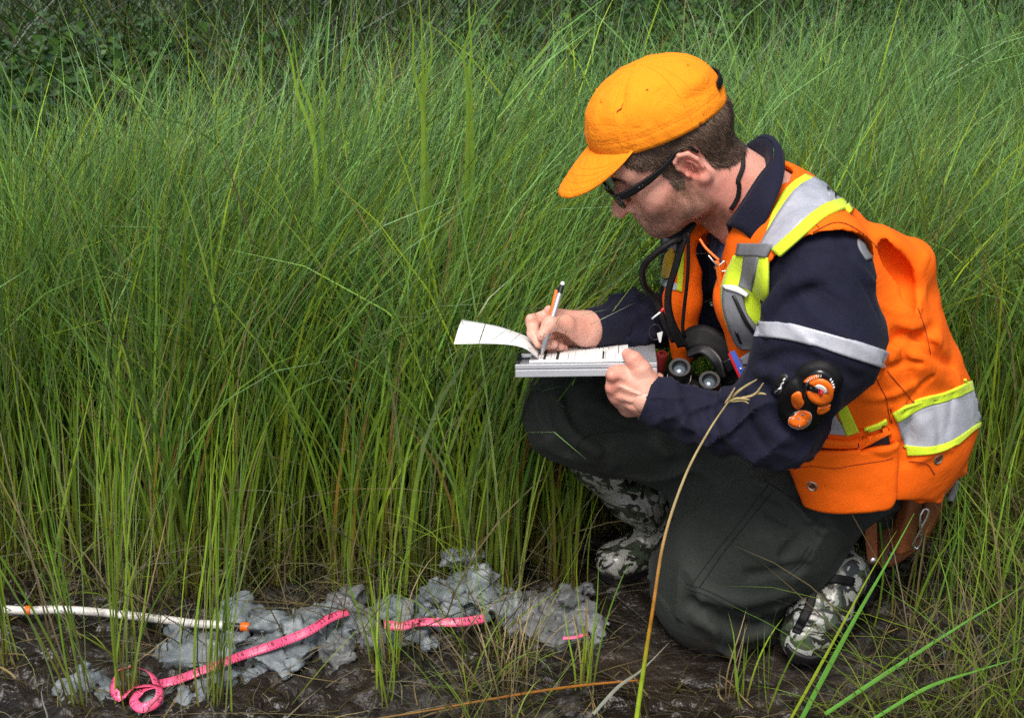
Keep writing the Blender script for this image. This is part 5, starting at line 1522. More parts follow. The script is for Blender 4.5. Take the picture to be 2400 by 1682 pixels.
def ground_h(x, y):
    p = np.stack([x, y, 0 * x], -1).reshape(-1, 3)
    h = 0.030 * vnoise(p, 2.2, 51) + 0.016 * vnoise(p, 7, 52) + 0.010 * vnoise(p, 18, 53)
    r = 1 - np.abs(vnoise(p, 26, 54)); h = h + 0.010 * (r - 0.5)
    h = h + 0.006 * vnoise(p, 60, 55) + 0.003 * vnoise(p, 120, 56)
    f1, f2, cid = worley(p + 0.02 * np.stack([vnoise(p, 20, 57), vnoise(p, 20, 58), 0 * h], 1), 16, 1, 2)
    h = h + 0.018 * (cid - 0.5) * np.clip((f2 - f1) * 4, 0, 1) - 0.012 * np.clip(1 - (f2 - f1) * 5, 0, 1)
    f1, f2, cid = worley(p, 48, 2, 2); h = h + 0.006 * (cid - 0.5) * np.clip((f2 - f1) * 3, 0, 1)
    px_, py_ = p[:, 0], p[:, 1]
    # flatter where he kneels, a little basin by the hose
    k = np.exp(-(((px_ - 0.40) / 0.28) ** 2 + ((py_ - 2.45) / 0.25) ** 2))
    h = h * (1 - 0.85 * k) - 0.004 * k
    return h.reshape(x.shape)
gx = sample_line(-60, 60, -1.25, 1.30, 0.0095); gy = sample_line(-8, 90, 1.95, 2.95, 0.0085)
X, Y_ = np.meshgrid(gx, gy, indexing='ij')
Zg = ground_h(X, Y_)
Vg = np.stack([X, Y_, Zg], -1).reshape(-1, 3)
na, nb = len(gx), len(gy)
ii, jj = np.meshgrid(np.arange(na - 1), np.arange(nb - 1), indexing='ij')
q0 = (ii * nb + jj).ravel()
Fg = np.stack([q0, q0 + nb, q0 + nb + 1, q0 + 1], 1)
def mud():
    m = N('wet_dark_mud')
    co = m.coord()
    n1 = m.noise(5, 5, 0.6, co); n2 = m.noise(30, 3, 0.55, co); n3 = m.noise(170, 4, 0.65, co); n4 = m.noise(2.6, 3, 0.5, co)
    c = m.ramp(n1.outputs[0], [(0.3, (0.005, 0.004, 0.003)), (0.5, (0.013, 0.0095, 0.0065)), (0.7, (0.036, 0.026, 0.018))]).outputs[0]
    c = m.mix(m.ramp(n2.outputs[0], [(0.55, (0, 0, 0)), (0.75, (1, 1, 1))]).outputs[0], c, (0.022, 0.018, 0.014))
    wet = m.ramp(n4.outputs[0], [(0.38, (0.66,) * 3), (0.62, (0.28,) * 3)]).outputs[0]
    rgh = m.mix(0.25, wet, m.ramp(n2.outputs[0], [(0.3, (0.2,) * 3), (0.7, (0.9,) * 3)]).outputs[0])
    b = m.bump(n2.outputs[0], 0.6, 0.03); b = m.bump(n3.outputs[0], 0.15, 0.004, b)
    m.set(Base_Color=c, Roughness=rgh, Normal=b, Specular_IOR_Level=0.5)
    return m.m
M['mud'] = mud()
ground = obj('ground', make_mesh('ground', Vg, Fg), M['mud'], kind='structure')
def gz(x, y): return float(ground_h(np.array([x]), np.array([y]))[0])

def claymat(name, a, b, c):
    m = N(name); co = m.coord()
    n1 = m.noise(18, 6, 0.65, co); n2 = m.noise(90, 5, 0.7, co); n3 = m.noise(9, 3, 0.5, co)
    col = m.ramp(n1.outputs[0], [(0.25, a), (0.5, b), (0.75, c)]).outputs[0]
    dk = m.ramp(n2.outputs[0], [(0.28, (1, 1, 1)), (0.40, (0, 0, 0))]).outputs[0]
    col = m.mix(m.math('MULTIPLY', dk, 0.6), col, (0.03, 0.028, 0.026))
    bb = m.bump(n1.outputs[0], 0.25, 0.012); bb = m.bump(n2.outputs[0], 0.35, 0.004, bb)
    m.set(Base_Color=col, Roughness=m.ramp(n3.outputs[0], [(0.4, (0.30,) * 3), (0.65, (0.62,) * 3)]).outputs[0], Normal=bb, Specular_IOR_Level=0.4)
    return m.m
M['clay'] = claymat('blue_grey_clay', (0.100, 0.120, 0.130), (0.160, 0.188, 0.202), (0.215, 0.246, 0.260))
M['clay2'] = claymat('brown_grey_clay', (0.070, 0.074, 0.076), (0.120, 0.126, 0.130), (0.165, 0.172, 0.176))
clay_fields = []
def clay(label, blobs, mat, seed, rough=1.0, h=0.0038):
    """blobs: (px, py on the ground, radius m, lift)"""
    f = Field(); rg = np.random.default_rng(seed); pts = []
    for px, py, r, lift in blobs:
        c = G(px, py); c = c + A(0, r * 0.5, 0); c[2] = gz(c[0], c[1]) + lift * 1.05 - 0.006
        f.clod(c, r * 1.35, rg, 0.003, 0.55); pts.append(np.append(c, r * 1.2))
        for _ in range(8):
            o = nrm(rg.normal(size=3) * A(1, 1, 0.5)); rr = r * rg.uniform(0.30, 0.85)
            q = c + o * r * rg.uniform(0.5, 1.0); q[2] = max(q[2], 0.0) + rg.uniform(0.0, 0.010)
            f.clod(q, rr, rg, 0.0025, rg.uniform(0.55, 1.0))
    def post(p, d):
        m = np.where(np.abs(d) < 0.03)[0]
        if len(m):
            q = p[m]; w = np.abs(vnoise(q, 34, seed + 4))
            d[m] += rough * (0.0030 * vnoise(q, 26, seed + 6) + 0.006 * np.clip(0.16 - w, 0, 1) / 0.16 * (vnoise(q, 12, seed + 8) > 0) + 0.0024 * vnoise(q, 70, seed + 5) + 0.0009 * vnoise(q, 170, seed + 7))
        return d
    f.post.append(post)
    pts = np.array(pts)
    lo = (pts[:, :3] - pts[:, 3:]).min(0) - 0.03; hi = (pts[:, :3] + pts[:, 3:]).max(0) + 0.035
    lo[2] = -0.05
    V, Fq = mesh_arrays(f, lo, hi, h, 0)
    o = obj('clay_heap', make_mesh('clay_heap', V, Fq), M[mat], label=label, category='clay', group='heaps of dug clay along the tape')
    clay_fields.append(f); return o
clay('broad blue-grey clay heap under the long pink tape', [(440, 1500, 0.040, 0.022), (500, 1540, 0.055, 0.010), (470, 1600, 0.05, 0.005), (560, 1490, 0.045, 0.02), (600, 1550, 0.055, 0.012), (560, 1610, 0.05, 0.0), (660, 1500, 0.05, 0.018), (690, 1545, 0.045, 0.01), (730, 1490, 0.045, 0.015), (760, 1530, 0.04, 0.008), (640, 1590, 0.045, 0.002), (420, 1560, 0.045, 0.005), (790, 1500, 0.032, 0.012)], 'clay', 3)
clay('flat spatter of grey clay beside the pink tape coil', [(150, 1640, 0.025, -0.005), (190, 1660, 0.03, -0.01), (240, 1650, 0.03, -0.006), (210, 1625, 0.024, -0.006), (290, 1655, 0.028, -0.008), (400, 1660, 0.04, -0.01), (350, 1672, 0.035, -0.01), (450, 1668, 0.035, -0.008)], 'clay', 23)
clay('low grey clay ridge where the pink tape dives under', [(820, 1450, 0.030, 0.030), (850, 1490, 0.034, 0.010), (815, 1530, 0.032, 0.004), (840, 1450, 0.024, 0.036), (870, 1530, 0.034, 0.004), (780, 1545, 0.03, 0.0), (800, 1570, 0.022, 0.0)], 'clay2', 33)
clay('small smooth grey clay slab under the second tape stretch', [(930, 1470, 0.036, 0.012), (960, 1500, 0.036, 0.004), (990, 1480, 0.034, 0.012), (910, 1510, 0.03, 0.0), (1000, 1510, 0.028, 0.0)], 'clay', 43)
clay('tallest craggy clay heap in the middle of the row', [(1020, 1440, 0.040, 0.030), (1060, 1430, 0.048, 0.050), (1100, 1425, 0.050, 0.062), (1150, 1430, 0.048, 0.045), (1180, 1445, 0.040, 0.022), (1085, 1400, 0.036, 0.090), (1110, 1450, 0.04, 0.02), (1040, 1455, 0.036, 0.012)], 'clay', 53)
clay('brownish crumbly clay heap next to the planted boot', [(1240, 1450, 0.042, 0.020), (1290, 1440, 0.046, 0.028), (1330, 1460, 0.042, 0.018), (1360, 1425, 0.030, 0.040), (1270, 1485, 0.040, 0.006), (1320, 1500, 0.036, 0.002), (1380, 1470, 0.032, 0.010), (1220, 1480, 0.03, 0.004), (1410, 1490, 0.026, 0.002)], 'clay2', 63, 1.15)
def clay_all(p):
    d = clay_fields[0](p)
    for f in clay_fields[1:]: d = np.minimum(d, f(p))
    return np.minimum(d, p[:, 2] - 0.026)

# ---------------------------------------------------------------- pink measuring tape
def pink():
    m = N('pink_vinyl_tape')
    nz = m.noise(30, 4, 0.6)
    c = m.ramp(nz.outputs[0], [(0.35, (0.80, 0.085, 0.20)), (0.65, (0.90, 0.13, 0.27))]).outputs[0]
    m.set(Base_Color=c, Roughness=0.32, Specular_IOR_Level=0.5, Subsurface_Weight=0.0)
    return m.m
M['pink'] = pink(); M['tapeink'] = plain('black_tape_print', (0.03, 0.006, 0.010), 0.5, bump=0)
tp = empty('measuring_tape', tuple(G(600, 1530)), category='tape measure', label='pink measuring tape with black print draped over the clay')
TW = 0.0170
def ribbon_frame(P, fac, n):
    fac = np.array(fac, float)
    Q = resample(np.column_stack([P, fac]), n); P, fac = Q[:, :3], nrm(Q[:, 3:6])
    T = nrm(np.gradient(P, axis=0)); S = nrm(np.cross(fac, T)); Nn = nrm(np.cross(T, S))
    s = np.concatenate([[0], np.cumsum(np.linalg.norm(np.diff(P, axis=0), axis=1))])
    return P, S, Nn, s
def ribbon_obj(name, fr, width=TW):
    P, S, Nn, s = fr
    v = np.linspace(-0.5, 0.5, 4)[None, :, None]
    Pg = P[:, None] + S[:, None] * width * v
    V, F = sheet_arrays(Pg + 0.0006 * Nn[:, None], np.repeat(Nn[:, None], 4, 1), 0.0012)
    me = make_mesh(name, V, F); fix_normals(me); o = obj(name, me, M['pink']); adopt(tp, o); return o
_glyph = {}
def glyph(ch):
    if ch not in _glyph:
        cu = bpy.data.curves.new('glyph', 'FONT'); cu.body = ch; cu.size = 1.0; cu.resolution_u = 2
        ob = bpy.data.objects.new('glyph', cu); COL.objects.link(ob)
        dg = bpy.context.evaluated_depsgraph_get(); me = bpy.data.meshes.new_from_object(ob.evaluated_get(dg))
        bm = bmesh.new(); bm.from_mesh(me); bmesh.ops.triangulate(bm, faces=bm.faces)
        V = np.array([v.co[:2] for v in bm.verts]); T3 = np.array([[v.index for v in f.verts] for f in bm.faces])
        bm.free(); bpy.data.objects.remove(ob); bpy.data.meshes.remove(me)
        _glyph[ch] = (V, T3)
    return _glyph[ch]
def print_on(fr, start, flip=1):
    """ticks and figures along the ribbon; the tape reads from its coiled end"""
    P, S, Nn, s = fr
    Vs, Ts, o = [], [], 0
    def place(uv):
        a = uv[:, 0]; b = uv[:, 1]
        f = lambda A_: np.stack([np.interp(a, s, A_[:, i]) for i in range(3)], 1)
        return f(P) + nrm(f(S)) * b[:, None] + nrm(f(Nn)) * 0.0011
    def add(uv, T3):
        nonlocal o
        Vs.append(place(uv)); Ts.append(T3 + o); o += len(uv)
    x = 0.006; k = start
    while x < s[-1] - 0.012:
        for j in range(5):
            xx = x + j * 0.0056; L = 0.0065 if j == 0 else 0.0032
            if xx > s[-1] - 0.002: break
            for sd in (-1,):
                y0 = sd * TW * 0.5 * flip; y1 = y0 - sd * L * flip
                uv = np.array([(xx, y0), (xx + 0.0011, y0), (xx + 0.0011, y1), (xx, y1)])
                add(uv, np.array([(0, 1, 2), (0, 2, 3)]))
        txt = str(k); cx = x + 0.0022
        for ch in txt:
            gv, gt = glyph(ch); sc_ = 0.0118
            uv = np.column_stack([cx + gv[:, 0] * sc_ * flip if flip > 0 else cx + 0.007 - gv[:, 0] * sc_, (gv[:, 1] * sc_ - 0.0015) * flip])
            add(uv, gt); cx += 0.0080
        x += 0.028; k += 1
    V = np.concatenate(Vs); T3 = np.concatenate(Ts)
    me = make_mesh('tape_print', V, None, T3, False); ob = obj('tape_print', me, M['tapeink']); adopt(tp, ob)
D2S = 2400.0 / 2296.0
def dpx(L): return np.array([(a * D2S, b * D2S) for a, b in L])
def on_clay(L, n, lift):
    q = resample(dpx(L), n); P, ok = trace(clay_all, q[:, 0], q[:, 1], step=0.6)
    z = P[:, 2].copy()
    for _ in range(6): z[1:-1] = np.maximum(z[1:-1], 0.5 * (z[:-2] + z[2:]) )
    for _ in range(3): z[1:-1] = 0.25 * z[:-2] + 0.5 * z[1:-1] + 0.25 * z[2:]
    d = ray(q[:, 0], q[:, 1]); t = (z + lift - CAM_Z) / d[:, 2]
    return CAM + d * t[:, None]
m1 = on_clay([(352, 1534), (400, 1522), (470, 1496), (545, 1468), (620, 1443), (690, 1415), (740, 1385), (780, 1370)], 40, 0.012)
fr1 = ribbon_frame(m1, np.tile(A(0.05, -0.45, 0.9), (len(m1), 1)) + 0.25 * np.sin(np.linspace(0, 7, len(m1)))[:, None] * A(0, 0.6, 0.2), 90)
ribbon_obj('ribbon', fr1); print_on(fr1, 11)
m2 = on_clay([(862, 1399), (900, 1403), (940, 1394), (985, 1394), (1030, 1394), (1088, 1386)], 24, 0.010)
fr2 = ribbon_frame(m2, np.tile(A(0.0, -0.75, 0.65), (len(m2), 1)) + np.sin(np.linspace(0, 4, len(m2)))[:, None] * A(0, 0.3, 0.3), 50)
ribbon_obj('ribbon', fr2, 0.0165); print_on(fr2, 41)
m3 = on_clay([(1262, 1430), (1290, 1428), (1315, 1420)], 10, 0.002)
ribbon_obj('ribbon', ribbon_frame(m3, np.tile(A(0, -0.5, 0.8), (len(m3), 1)), 16), 0.0055)
# the loose coil at the end: stands on its edge
cz = 0.0
loop = [(352, 1534, 0.030), (338, 1508, 0.034), (300, 1496, 0.034), (262, 1508, 0.030), (252, 1542, 0.024), (272, 1562, 0.018), (300, 1540, 0.016), (340, 1536, 0.022), (358, 1545, 0.024), (352, 1572, 0.014), (318, 1586, 0.010), (300, 1570, 0.010), (318, 1548, 0.014), (352, 1536, 0.026)]
lp_ = np.array([G(a * D2S, b * D2S, z + 0.030) for a, b, z in loop])
cc = lp_.mean(0)
fac = nrm(np.column_stack([lp_[:, :2] - cc[:2], np.full(len(lp_), 0.02)])) * A(1, 1, 1)
fac[:, 2] += 0.25
fr4 = ribbon_frame(lp_, fac, 110)
ribbon_obj('coil', fr4); print_on((fr4[0], fr4[1], fr4[2], fr4[3]), 1, 1)
print_on((fr4[0], fr4[1], -fr4[2], fr4[3]), 1, -1)

# ---------------------------------------------------------------- white hose on the mud
hs = empty('sampling_pipe', tuple(G(250, 1440)), category='pipe', label='thin white plastic pipe with orange bands lying on the mud')
def pipe_pts(L, z): return np.array([G(a * D2S, b * D2S, z) for a, b in L])
hp_ = resample(pipe_pts([(-60, 1370), (10, 1366), (60, 1368), (120, 1366), (200, 1370), (280, 1378), (360, 1388), (440, 1397), (505, 1402)], 0.035), 80)
def dirty_white():
    m = N('muddy_white_plastic'); n1 = m.noise(14, 6, 0.7); n2 = m.noise(60, 4, 0.7)
    c = m.ramp(n1.outputs[0], [(0.36, (0.20, 0.18, 0.15)), (0.5, (0.62, 0.61, 0.57)), (0.7, (0.74, 0.73, 0.70))]).outputs[0]
    m.set(Base_Color=c, Roughness=0.45, Normal=m.bump(n2.outputs[0], 0.2, 0.002)); return m.m
M['hose'] = dirty_white()
adopt(hs, tube('pipe', hp_ + 0.0008 * np.column_stack([vnoise(hp_, 30, k) for k in range(3)]), 0.0080, M['hose'], None, 14))
for a_, b_ in ((58, 70), (541, 560)):
    q = resample(pipe_pts([(a_, 1367 if a_ < 100 else 1404), (b_, 1368 if a_ < 100 else 1406)], 0.036), 6)
    adopt(hs, tube('orange_band', q, 0.0088, M['orange_p'], None, 14))
adopt(hs, tube('dark_joint', resample(pipe_pts([(503, 1402), (543, 1405)], 0.036), 8), 0.0070, M['black'], None, 12))
adopt(hs, tube('metal_tip', resample(pipe_pts([(558, 1405), (580, 1411), (592, 1416)], 0.034), 10), np.linspace(0.0066, 0.0012, 10), M['tape_grey'], None, 12))
# ================================================================== vegetation
def grassmat():
    m = N('grass_blade')
    a = m.n('ShaderNodeAttribute', attribute_name='col')
    nz = m.noise(55, 3, 0.6)
    c = m.mix(m.ramp(nz.outputs[0], [(0.3, (0, 0, 0)), (0.7, (0.35, 0.35, 0.35))]).outputs[0], a.outputs['Color'], (0.10, 0.11, 0.03))
    d = m.n('ShaderNodeBsdfDiffuse'); t = m.n('ShaderNodeBsdfTranslucent'); g = m.n('ShaderNodeBsdfGlossy')
    m.l(c, d.inputs[0]); m.l(c, t.inputs[0]); g.inputs['Roughness'].default_value = 0.42; g.inputs[0].default_value = (0.9, 0.95, 0.9, 1)
    m1 = m.n('ShaderNodeMixShader'); m1.inputs[0].default_value = 0.18; m.l(d.outputs[0], m1.inputs[1]); m.l(t.outputs[0], m1.inputs[2])
    fr = m.n('ShaderNodeFresnel'); fr.inputs[0].default_value = 1.35
    m2 = m.n('ShaderNodeMixShader'); m.l(m.math('MULTIPLY', fr.outputs[0], 0.35), m2.inputs[0]); m.l(m1.outputs[0], m2.inputs[1]); m.l(g.outputs[0], m2.inputs[2])
    m.l(m2.outputs[0], m.out.inputs[0])
    return m.m
M['grass'] = grassmat()
BLUEG, GREEN, YEL, STRAW, BROWN = A(0.185, 0.360, 0.125), A(0.080, 0.240, 0.032), A(0.270, 0.385, 0.022), A(0.42, 0.33, 0.16), A(0.11, 0.062, 0.028)

def blades(base, H, az, th0, th1, w, cols, K=6, power=1.4, rg=rng, sway=0.02):
    """base n,3; cols n,3,3 (foot, middle, tip) -> V, quads, tris, colours"""
    n = len(base); t = np.linspace(0, 1, K + 1)
    th = th0[:, None] + (th1 - th0)[:, None] * t[None] ** power
    thm = 0.5 * (th[:, 1:] + th[:, :-1]); seg = (H / K)[:, None]
    hz = np.concatenate([np.zeros((n, 1)), np.cumsum(np.sin(thm) * seg, 1)], 1)
    vz = np.concatenate([np.zeros((n, 1)), np.cumsum(np.cos(thm) * seg, 1)], 1)
    d = np.stack([np.cos(az), np.sin(az), 0 * az], 1); s = np.stack([-np.sin(az), np.cos(az), 0 * az], 1)
    lat = rg.normal(0, sway, n)[:, None] * t[None] ** 2 * H[:, None] + rg.normal(0, sway * 0.4, n)[:, None] * np.sin(t * 6.3)[None] * H[:, None]
    C = base[:, None] + d[:, None] * hz[..., None] + s[:, None] * lat[..., None] + A(0, 0, 1) * vz[..., None]
    ph = rg.uniform(0, np.pi, n); sd = np.stack([np.cos(ph), np.sin(ph) * 0.7, 0 * ph], 1)
    tang = np.gradient(C, axis=1); tang = nrm(tang)
    S = sd[:, None] - tang * (tang * sd[:, None]).sum(-1, keepdims=True); S = nrm(S)
    wp = (0.72 + 0.28 * np.minimum(t * 4, 1)) * (1 - t ** 2.6) ** 0.8
    Wd = w[:, None] * wp[None] * 0.5
    L = C - S * Wd[..., None]; Rr = C + S * Wd[..., None]
    V = np.stack([L[:, :-1], Rr[:, :-1]], 2).reshape(n, 2 * K, 3)
    V = np.concatenate([V, C[:, -1:]], 1)                       # 2K+1 per blade
    q = np.array([(2 * k, 2 * k + 1, 2 * k + 3, 2 * k + 2) for k in range(K - 1)])
    tr_ = np.array([(2 * K - 2, 2 * K - 1, 2 * K)])
    off = np.arange(n)[:, None, None] * (2 * K + 1)
    tt = np.concatenate([np.repeat(t[:-1], 2), [1.0]])
    w0 = np.clip(1 - tt * 2.2, 0, 1); w2 = np.clip(tt * 1.6 - 0.6, 0, 1); w1 = 1 - w0 - w2
    col = cols[:, 0][:, None] * w0[None, :, None] + cols[:, 1][:, None] * w1[None, :, None] + cols[:, 2][:, None] * w2[None, :, None]
    return V.reshape(-1, 3), (off + q[None]).reshape(-1, 4), (off + tr_[None]).reshape(-1, 3), col.reshape(-1, 3)

def blade_mesh(name, packs):
    V, Q, T3, C, o = [], [], [], [], 0
    for v, q, t, c in packs:
        V.append(v); Q.append(q + o); T3.append(t + o); C.append(c); o += len(v)
    me = make_mesh(name, np.concatenate(V), np.concatenate(Q), np.concatenate(T3))
    set_col(me, 'col', np.concatenate(C)); return me

def lerp(a, b, t): return a * (1 - t)[:, None] + b * t[:, None]
def front_y(x):
    p = np.stack([x, 0 * x, 0 * x], 1)
    return 2.60 + 0.07 * vnoise(p, 3.1, 71) + 0.05 * vnoise(p, 9, 72) + 0.10 * np.clip((x - 0.1) / 0.2, 0, 1)
def keep_clear(b):
    """no roots inside the man or his boots"""
    x, y = b[:, 0], b[:, 1]
    return ~(((x > 0.02) & (x < 0.52) & (y < 2.78)) | ((x >= 0.52) & (x < 0.90) & (y < 2.74) & (y > 2.2)))

def stand(n_cl, per, x0, x1, y1, hm, lean_mu, seed, wmul=1.0):
    rg = np.random.default_rng(seed)
    cx = rg.uniform(x0, x1, n_cl); fy = front_y(cx)
    yy1 = np.interp(cx, [-1.1, -0.6, -0.15, 0.3, 0.8, 1.4, 2.1], [2.98, 3.20, 3.32, 3.50, 3.80, 3.85, 3.6]) + 0.10 * vnoise(np.stack([cx, 0 * cx, 0 * cx], 1), 3.0, 77)
    cy = fy + (yy1 - fy) * rg.random(n_cl) ** 0.85
    n = n_cl * per; ci = np.repeat(np.arange(n_cl), per)
    spread = 0.022 + 0.012 * rg.random(n)
    b = np.stack([cx[ci] + rg.normal(0, spread, n), cy[ci] + rg.normal(0, spread, n), np.full(n, -0.02)], 1)
    ok = keep_clear(b); b = b[ok]; ci = ci[ok]; n = len(b)
    p = b * A(1, 1, 0)
    # wind: leans to the right, in patches
    wind = vnoise(p, 1.6, 81) * 0.5 + vnoise(p, 4.0, 82) * 0.4
    cl_az = rg.normal(0, 0.45, n_cl)
    az = 0.15 + cl_az[ci] + rg.normal(0, 0.75, n) + 0.5 * wind
    flip = rg.random(n) < np.interp(b[:, 0], [-0.3, 0.6, 1.2], [0.16, 0.32, 0.42])
    az = np.where(flip, az + np.pi, az)
    depth = np.clip((b[:, 1] - front_y(b[:, 0])) / 0.9, 0, 1)
    H = hm * rg.normal(1.0, 0.11, n) * (0.96 + 0.04 * depth) * (1 + 0.10 * vnoise(p, 2.3, 83))
    H = np.clip(H, 0.25, 1.25)
    th0 = np.abs(rg.normal(0.05, 0.07, n)); th1 = np.clip(rg.normal(lean_mu, 0.34, n) * (1 + 0.6 * wind), 0.1, 2.1)
    w = np.clip(0.0030 * rg.lognormal(0, 0.45, n), 0.0012, 0.0085) * wmul
    u = rg.random(n); patch_ = np.clip(0.5 + 0.9 * vnoise(p, 1.9, 84), 0, 1)
    tip = lerp(np.tile(BLUEG, (n, 1)), np.tile(GREEN, (n, 1)), np.clip(0.25 * u + 0.45 * patch_ * (1 - depth), 0, 1))
    mid = lerp(np.tile(GREEN, (n, 1)), np.tile(YEL, (n, 1)), np.clip(0.75 * rg.random(n) * (1.15 - 0.8 * depth), 0, 1))
    foot = lerp(np.tile(YEL * 0.8, (n, 1)), np.tile(BROWN, (n, 1)), rg.random(n) ** 0.8)
    yl = rg.random(n) < 0.22 * (1.25 - depth)
    tip[yl] = YEL * rg.uniform(0.7, 1.15, (yl.sum(), 1)); mid[yl] = YEL
    st = rg.random(n) < 0.035
    tip[st] = STRAW * rg.uniform(0.6, 1.1, (st.sum(), 1)); mid[st] = STRAW * 0.8; foot[st] = BROWN
    br = np.clip(rg.lognormal(-0.08, 0.40, n), 0.3, 1.9)[:, None, None]
    cols = np.stack([foot, mid, tip], 1) * br
    return blades(b, H, az, th0, th1, w, cols, 6, 1.5, rg)

g1 = stand(900, 20, -1.12, 0.75, 4.30, 0.90, 0.78, 101)
def bright_clumps(n_cl, seed):
    rg = np.random.default_rng(seed); P = []
    cx = rg.uniform(-1.1, 0.12, n_cl); cy = front_y(cx) + np.abs(rg.normal(0.02, 0.16, n_cl))
    for x, y in zip(cx, cy):
        n = int(rg.integers(9, 17)); b = np.column_stack([x + rg.normal(0, 0.013, n), y + rg.normal(0, 0.012, n), np.full(n, -0.02)])
        u = rg.random((n, 1)); mid = YEL * u + GREEN * 1.25 * (1 - u); tip = mid * 0.95 + BLUEG * 0.15
        foot = np.where(rg.random((n, 1)) < 0.5, A(0.13, 0.062, 0.016), YEL * 0.6)
        d = rg.random(n) < 0.10; mid[d] = A(0.30, 0.15, 0.03); tip[d] = STRAW * 0.8
        az = rg.normal(0.25, 0.5, n) + np.where(rg.random(n) < 0.2, np.pi, 0)
        P.append(blades(b, rg.uniform(0.62, 0.95) * rg.uniform(0.7, 1.1, n), az, np.abs(rg.normal(0.03, 0.05, n)), np.clip(rg.normal(0.62, 0.30, n), 0.05, 1.6),
                        np.clip(0.0047 * rg.lognormal(0, 0.3, n), 0.002, 0.0090), np.stack([foot, mid, tip], 1) * rg.uniform(0.65, 1.15, n)[:, None, None], 8, 1.5, rg))
    return [tuple(np.concatenate([p[k] + (0 if k in (0, 3) else sum(len(q[0]) for q in P[:i])) for i, p in enumerate(P)]) for k in range(4))]
tall_grass = obj('tall_grass', blade_mesh('tall_grass', [g1] + bright_clumps(105, 77)), M['grass'], kind='stuff', category='grass', label='tall fine marsh grass leaning right behind the clay and pipe')
g2 = stand(900, 19, 0.55, 2.1, 4.5, 0.86, 0.74, 202)
obj('tall_grass', blade_mesh('tall_grass', [g2]), M['grass'], kind='stuff', category='grass', label='tangled marsh grass standing behind the man on the right')

# dead leaves and short stuff at the foot of the stand
def thatch(n, sampler, seed, hm=0.20, cols=(BROWN, STRAW, STRAW), wm=0.0022, green=0.25, thmax=1.9):
    rg = np.random.default_rng(seed)
    b = sampler(rg, n); b = b[keep_clear(b) | (rg.random(len(b)) < 0.0)]; n = len(b)
    az = rg.uniform(0, 2 * np.pi, n); H = hm * rg.lognormal(0, 0.45, n)
    th0 = np.abs(rg.normal(0.4, 0.35, n)); th1 = rg.uniform(0.9, thmax, n)
    w = np.abs(rg.normal(wm, 0.0006, n))
    u = rg.random(n)
    c = np.stack([np.tile(cols[0], (n, 1)), np.tile(cols[1], (n, 1)), np.tile(cols[2], (n, 1))], 1) * rg.uniform(0.06, 0.42, n)[:, None, None]
    gm = rg.random(n) < green
    c[gm, 1] = YEL * 0.4; c[gm, 2] = lerp(np.tile(YEL, (gm.sum(), 1)), np.tile(GREEN, (gm.sum(), 1)), rg.random(gm.sum()))
    return blades(b, H, az, th0, th1, w, c, 6, 1.0, rg, 0.06)
def flat_litter(n, sampler, seed, L=0.10):
    rg = np.random.default_rng(seed); b = sampler(rg, n); b = b[~((b[:, 0] > 0.18) & (b[:, 0] < 0.66) & (b[:, 1] > 2.26) & (b[:, 1] < 2.75))]; n = len(b)
    b[:, 2] = ground_h(b[:, 0], b[:, 1]) + 0.004
    c = np.tile(STRAW, (n, 3, 1)) * (rg.random(n) ** 3 * 0.7 + 0.03)[:, None, None] * (A(1, 0.92, 0.8))[None, None]
    return blades(b, L * rg.lognormal(0, 0.5, n), rg.uniform(0, 6.28, n), rg.normal(1.35, 0.15, n), rg.normal(1.6, 0.12, n), np.abs(rg.normal(0.0022, 0.0008, n)), c, 5, 1.0, rg, 0.08)
def samp_front(rg, n):
    x = rg.uniform(-1.15, 1.5, n); y = front_y(x) + rg.normal(0.08, 0.13, n)
    return np.stack([x, y, np.full(n, 0.0)], 1)
def samp_right(rg, n):
    x = rg.uniform(0.62, 1.45, n); y = rg.uniform(1.95, 3.0, n)
    return np.stack([x, y, np.full(n, 0.0)], 1)
def samp_bottom(rg, n):
    x = rg.uniform(-0.1, 0.75, n); y = rg.uniform(1.98, 2.36, n)
    return np.stack([x, y, np.full(n, 0.0)], 1)
th1_ = thatch(3400, samp_front, 301, 0.24)
th2_ = thatch(3600, samp_right, 302, 0.24, green=0.55)
th3_ = thatch(900, samp_bottom, 303, 0.14, green=0.5, wm=0.0022)
def samp_all(rg, n): return np.stack([rg.uniform(-1.0, 1.2, n), rg.uniform(1.98, 2.85, n), np.zeros(n)], 1)
obj('straw_litter', blade_mesh('straw_litter', [flat_litter(2000, samp_all, 304)]), M['grass'], kind='stuff', category='grass', label='bits of dead straw lying flat on the wet mud')
obj('grass_litter', blade_mesh('grass_litter', [th1_]), M['grass'], kind='stuff', category='grass', label='dead brown thatch at the foot of the tall grass')
obj('grass_litter', blade_mesh('grass_litter', [th2_]), M['grass'], kind='stuff', category='grass', label='dark tangle of short grass at the right beside the pouch')
obj('grass_litter', blade_mesh('grass_litter', [th3_]), M['grass'], kind='stuff', category='grass', label='sparse low shoots on the mud below the knee')

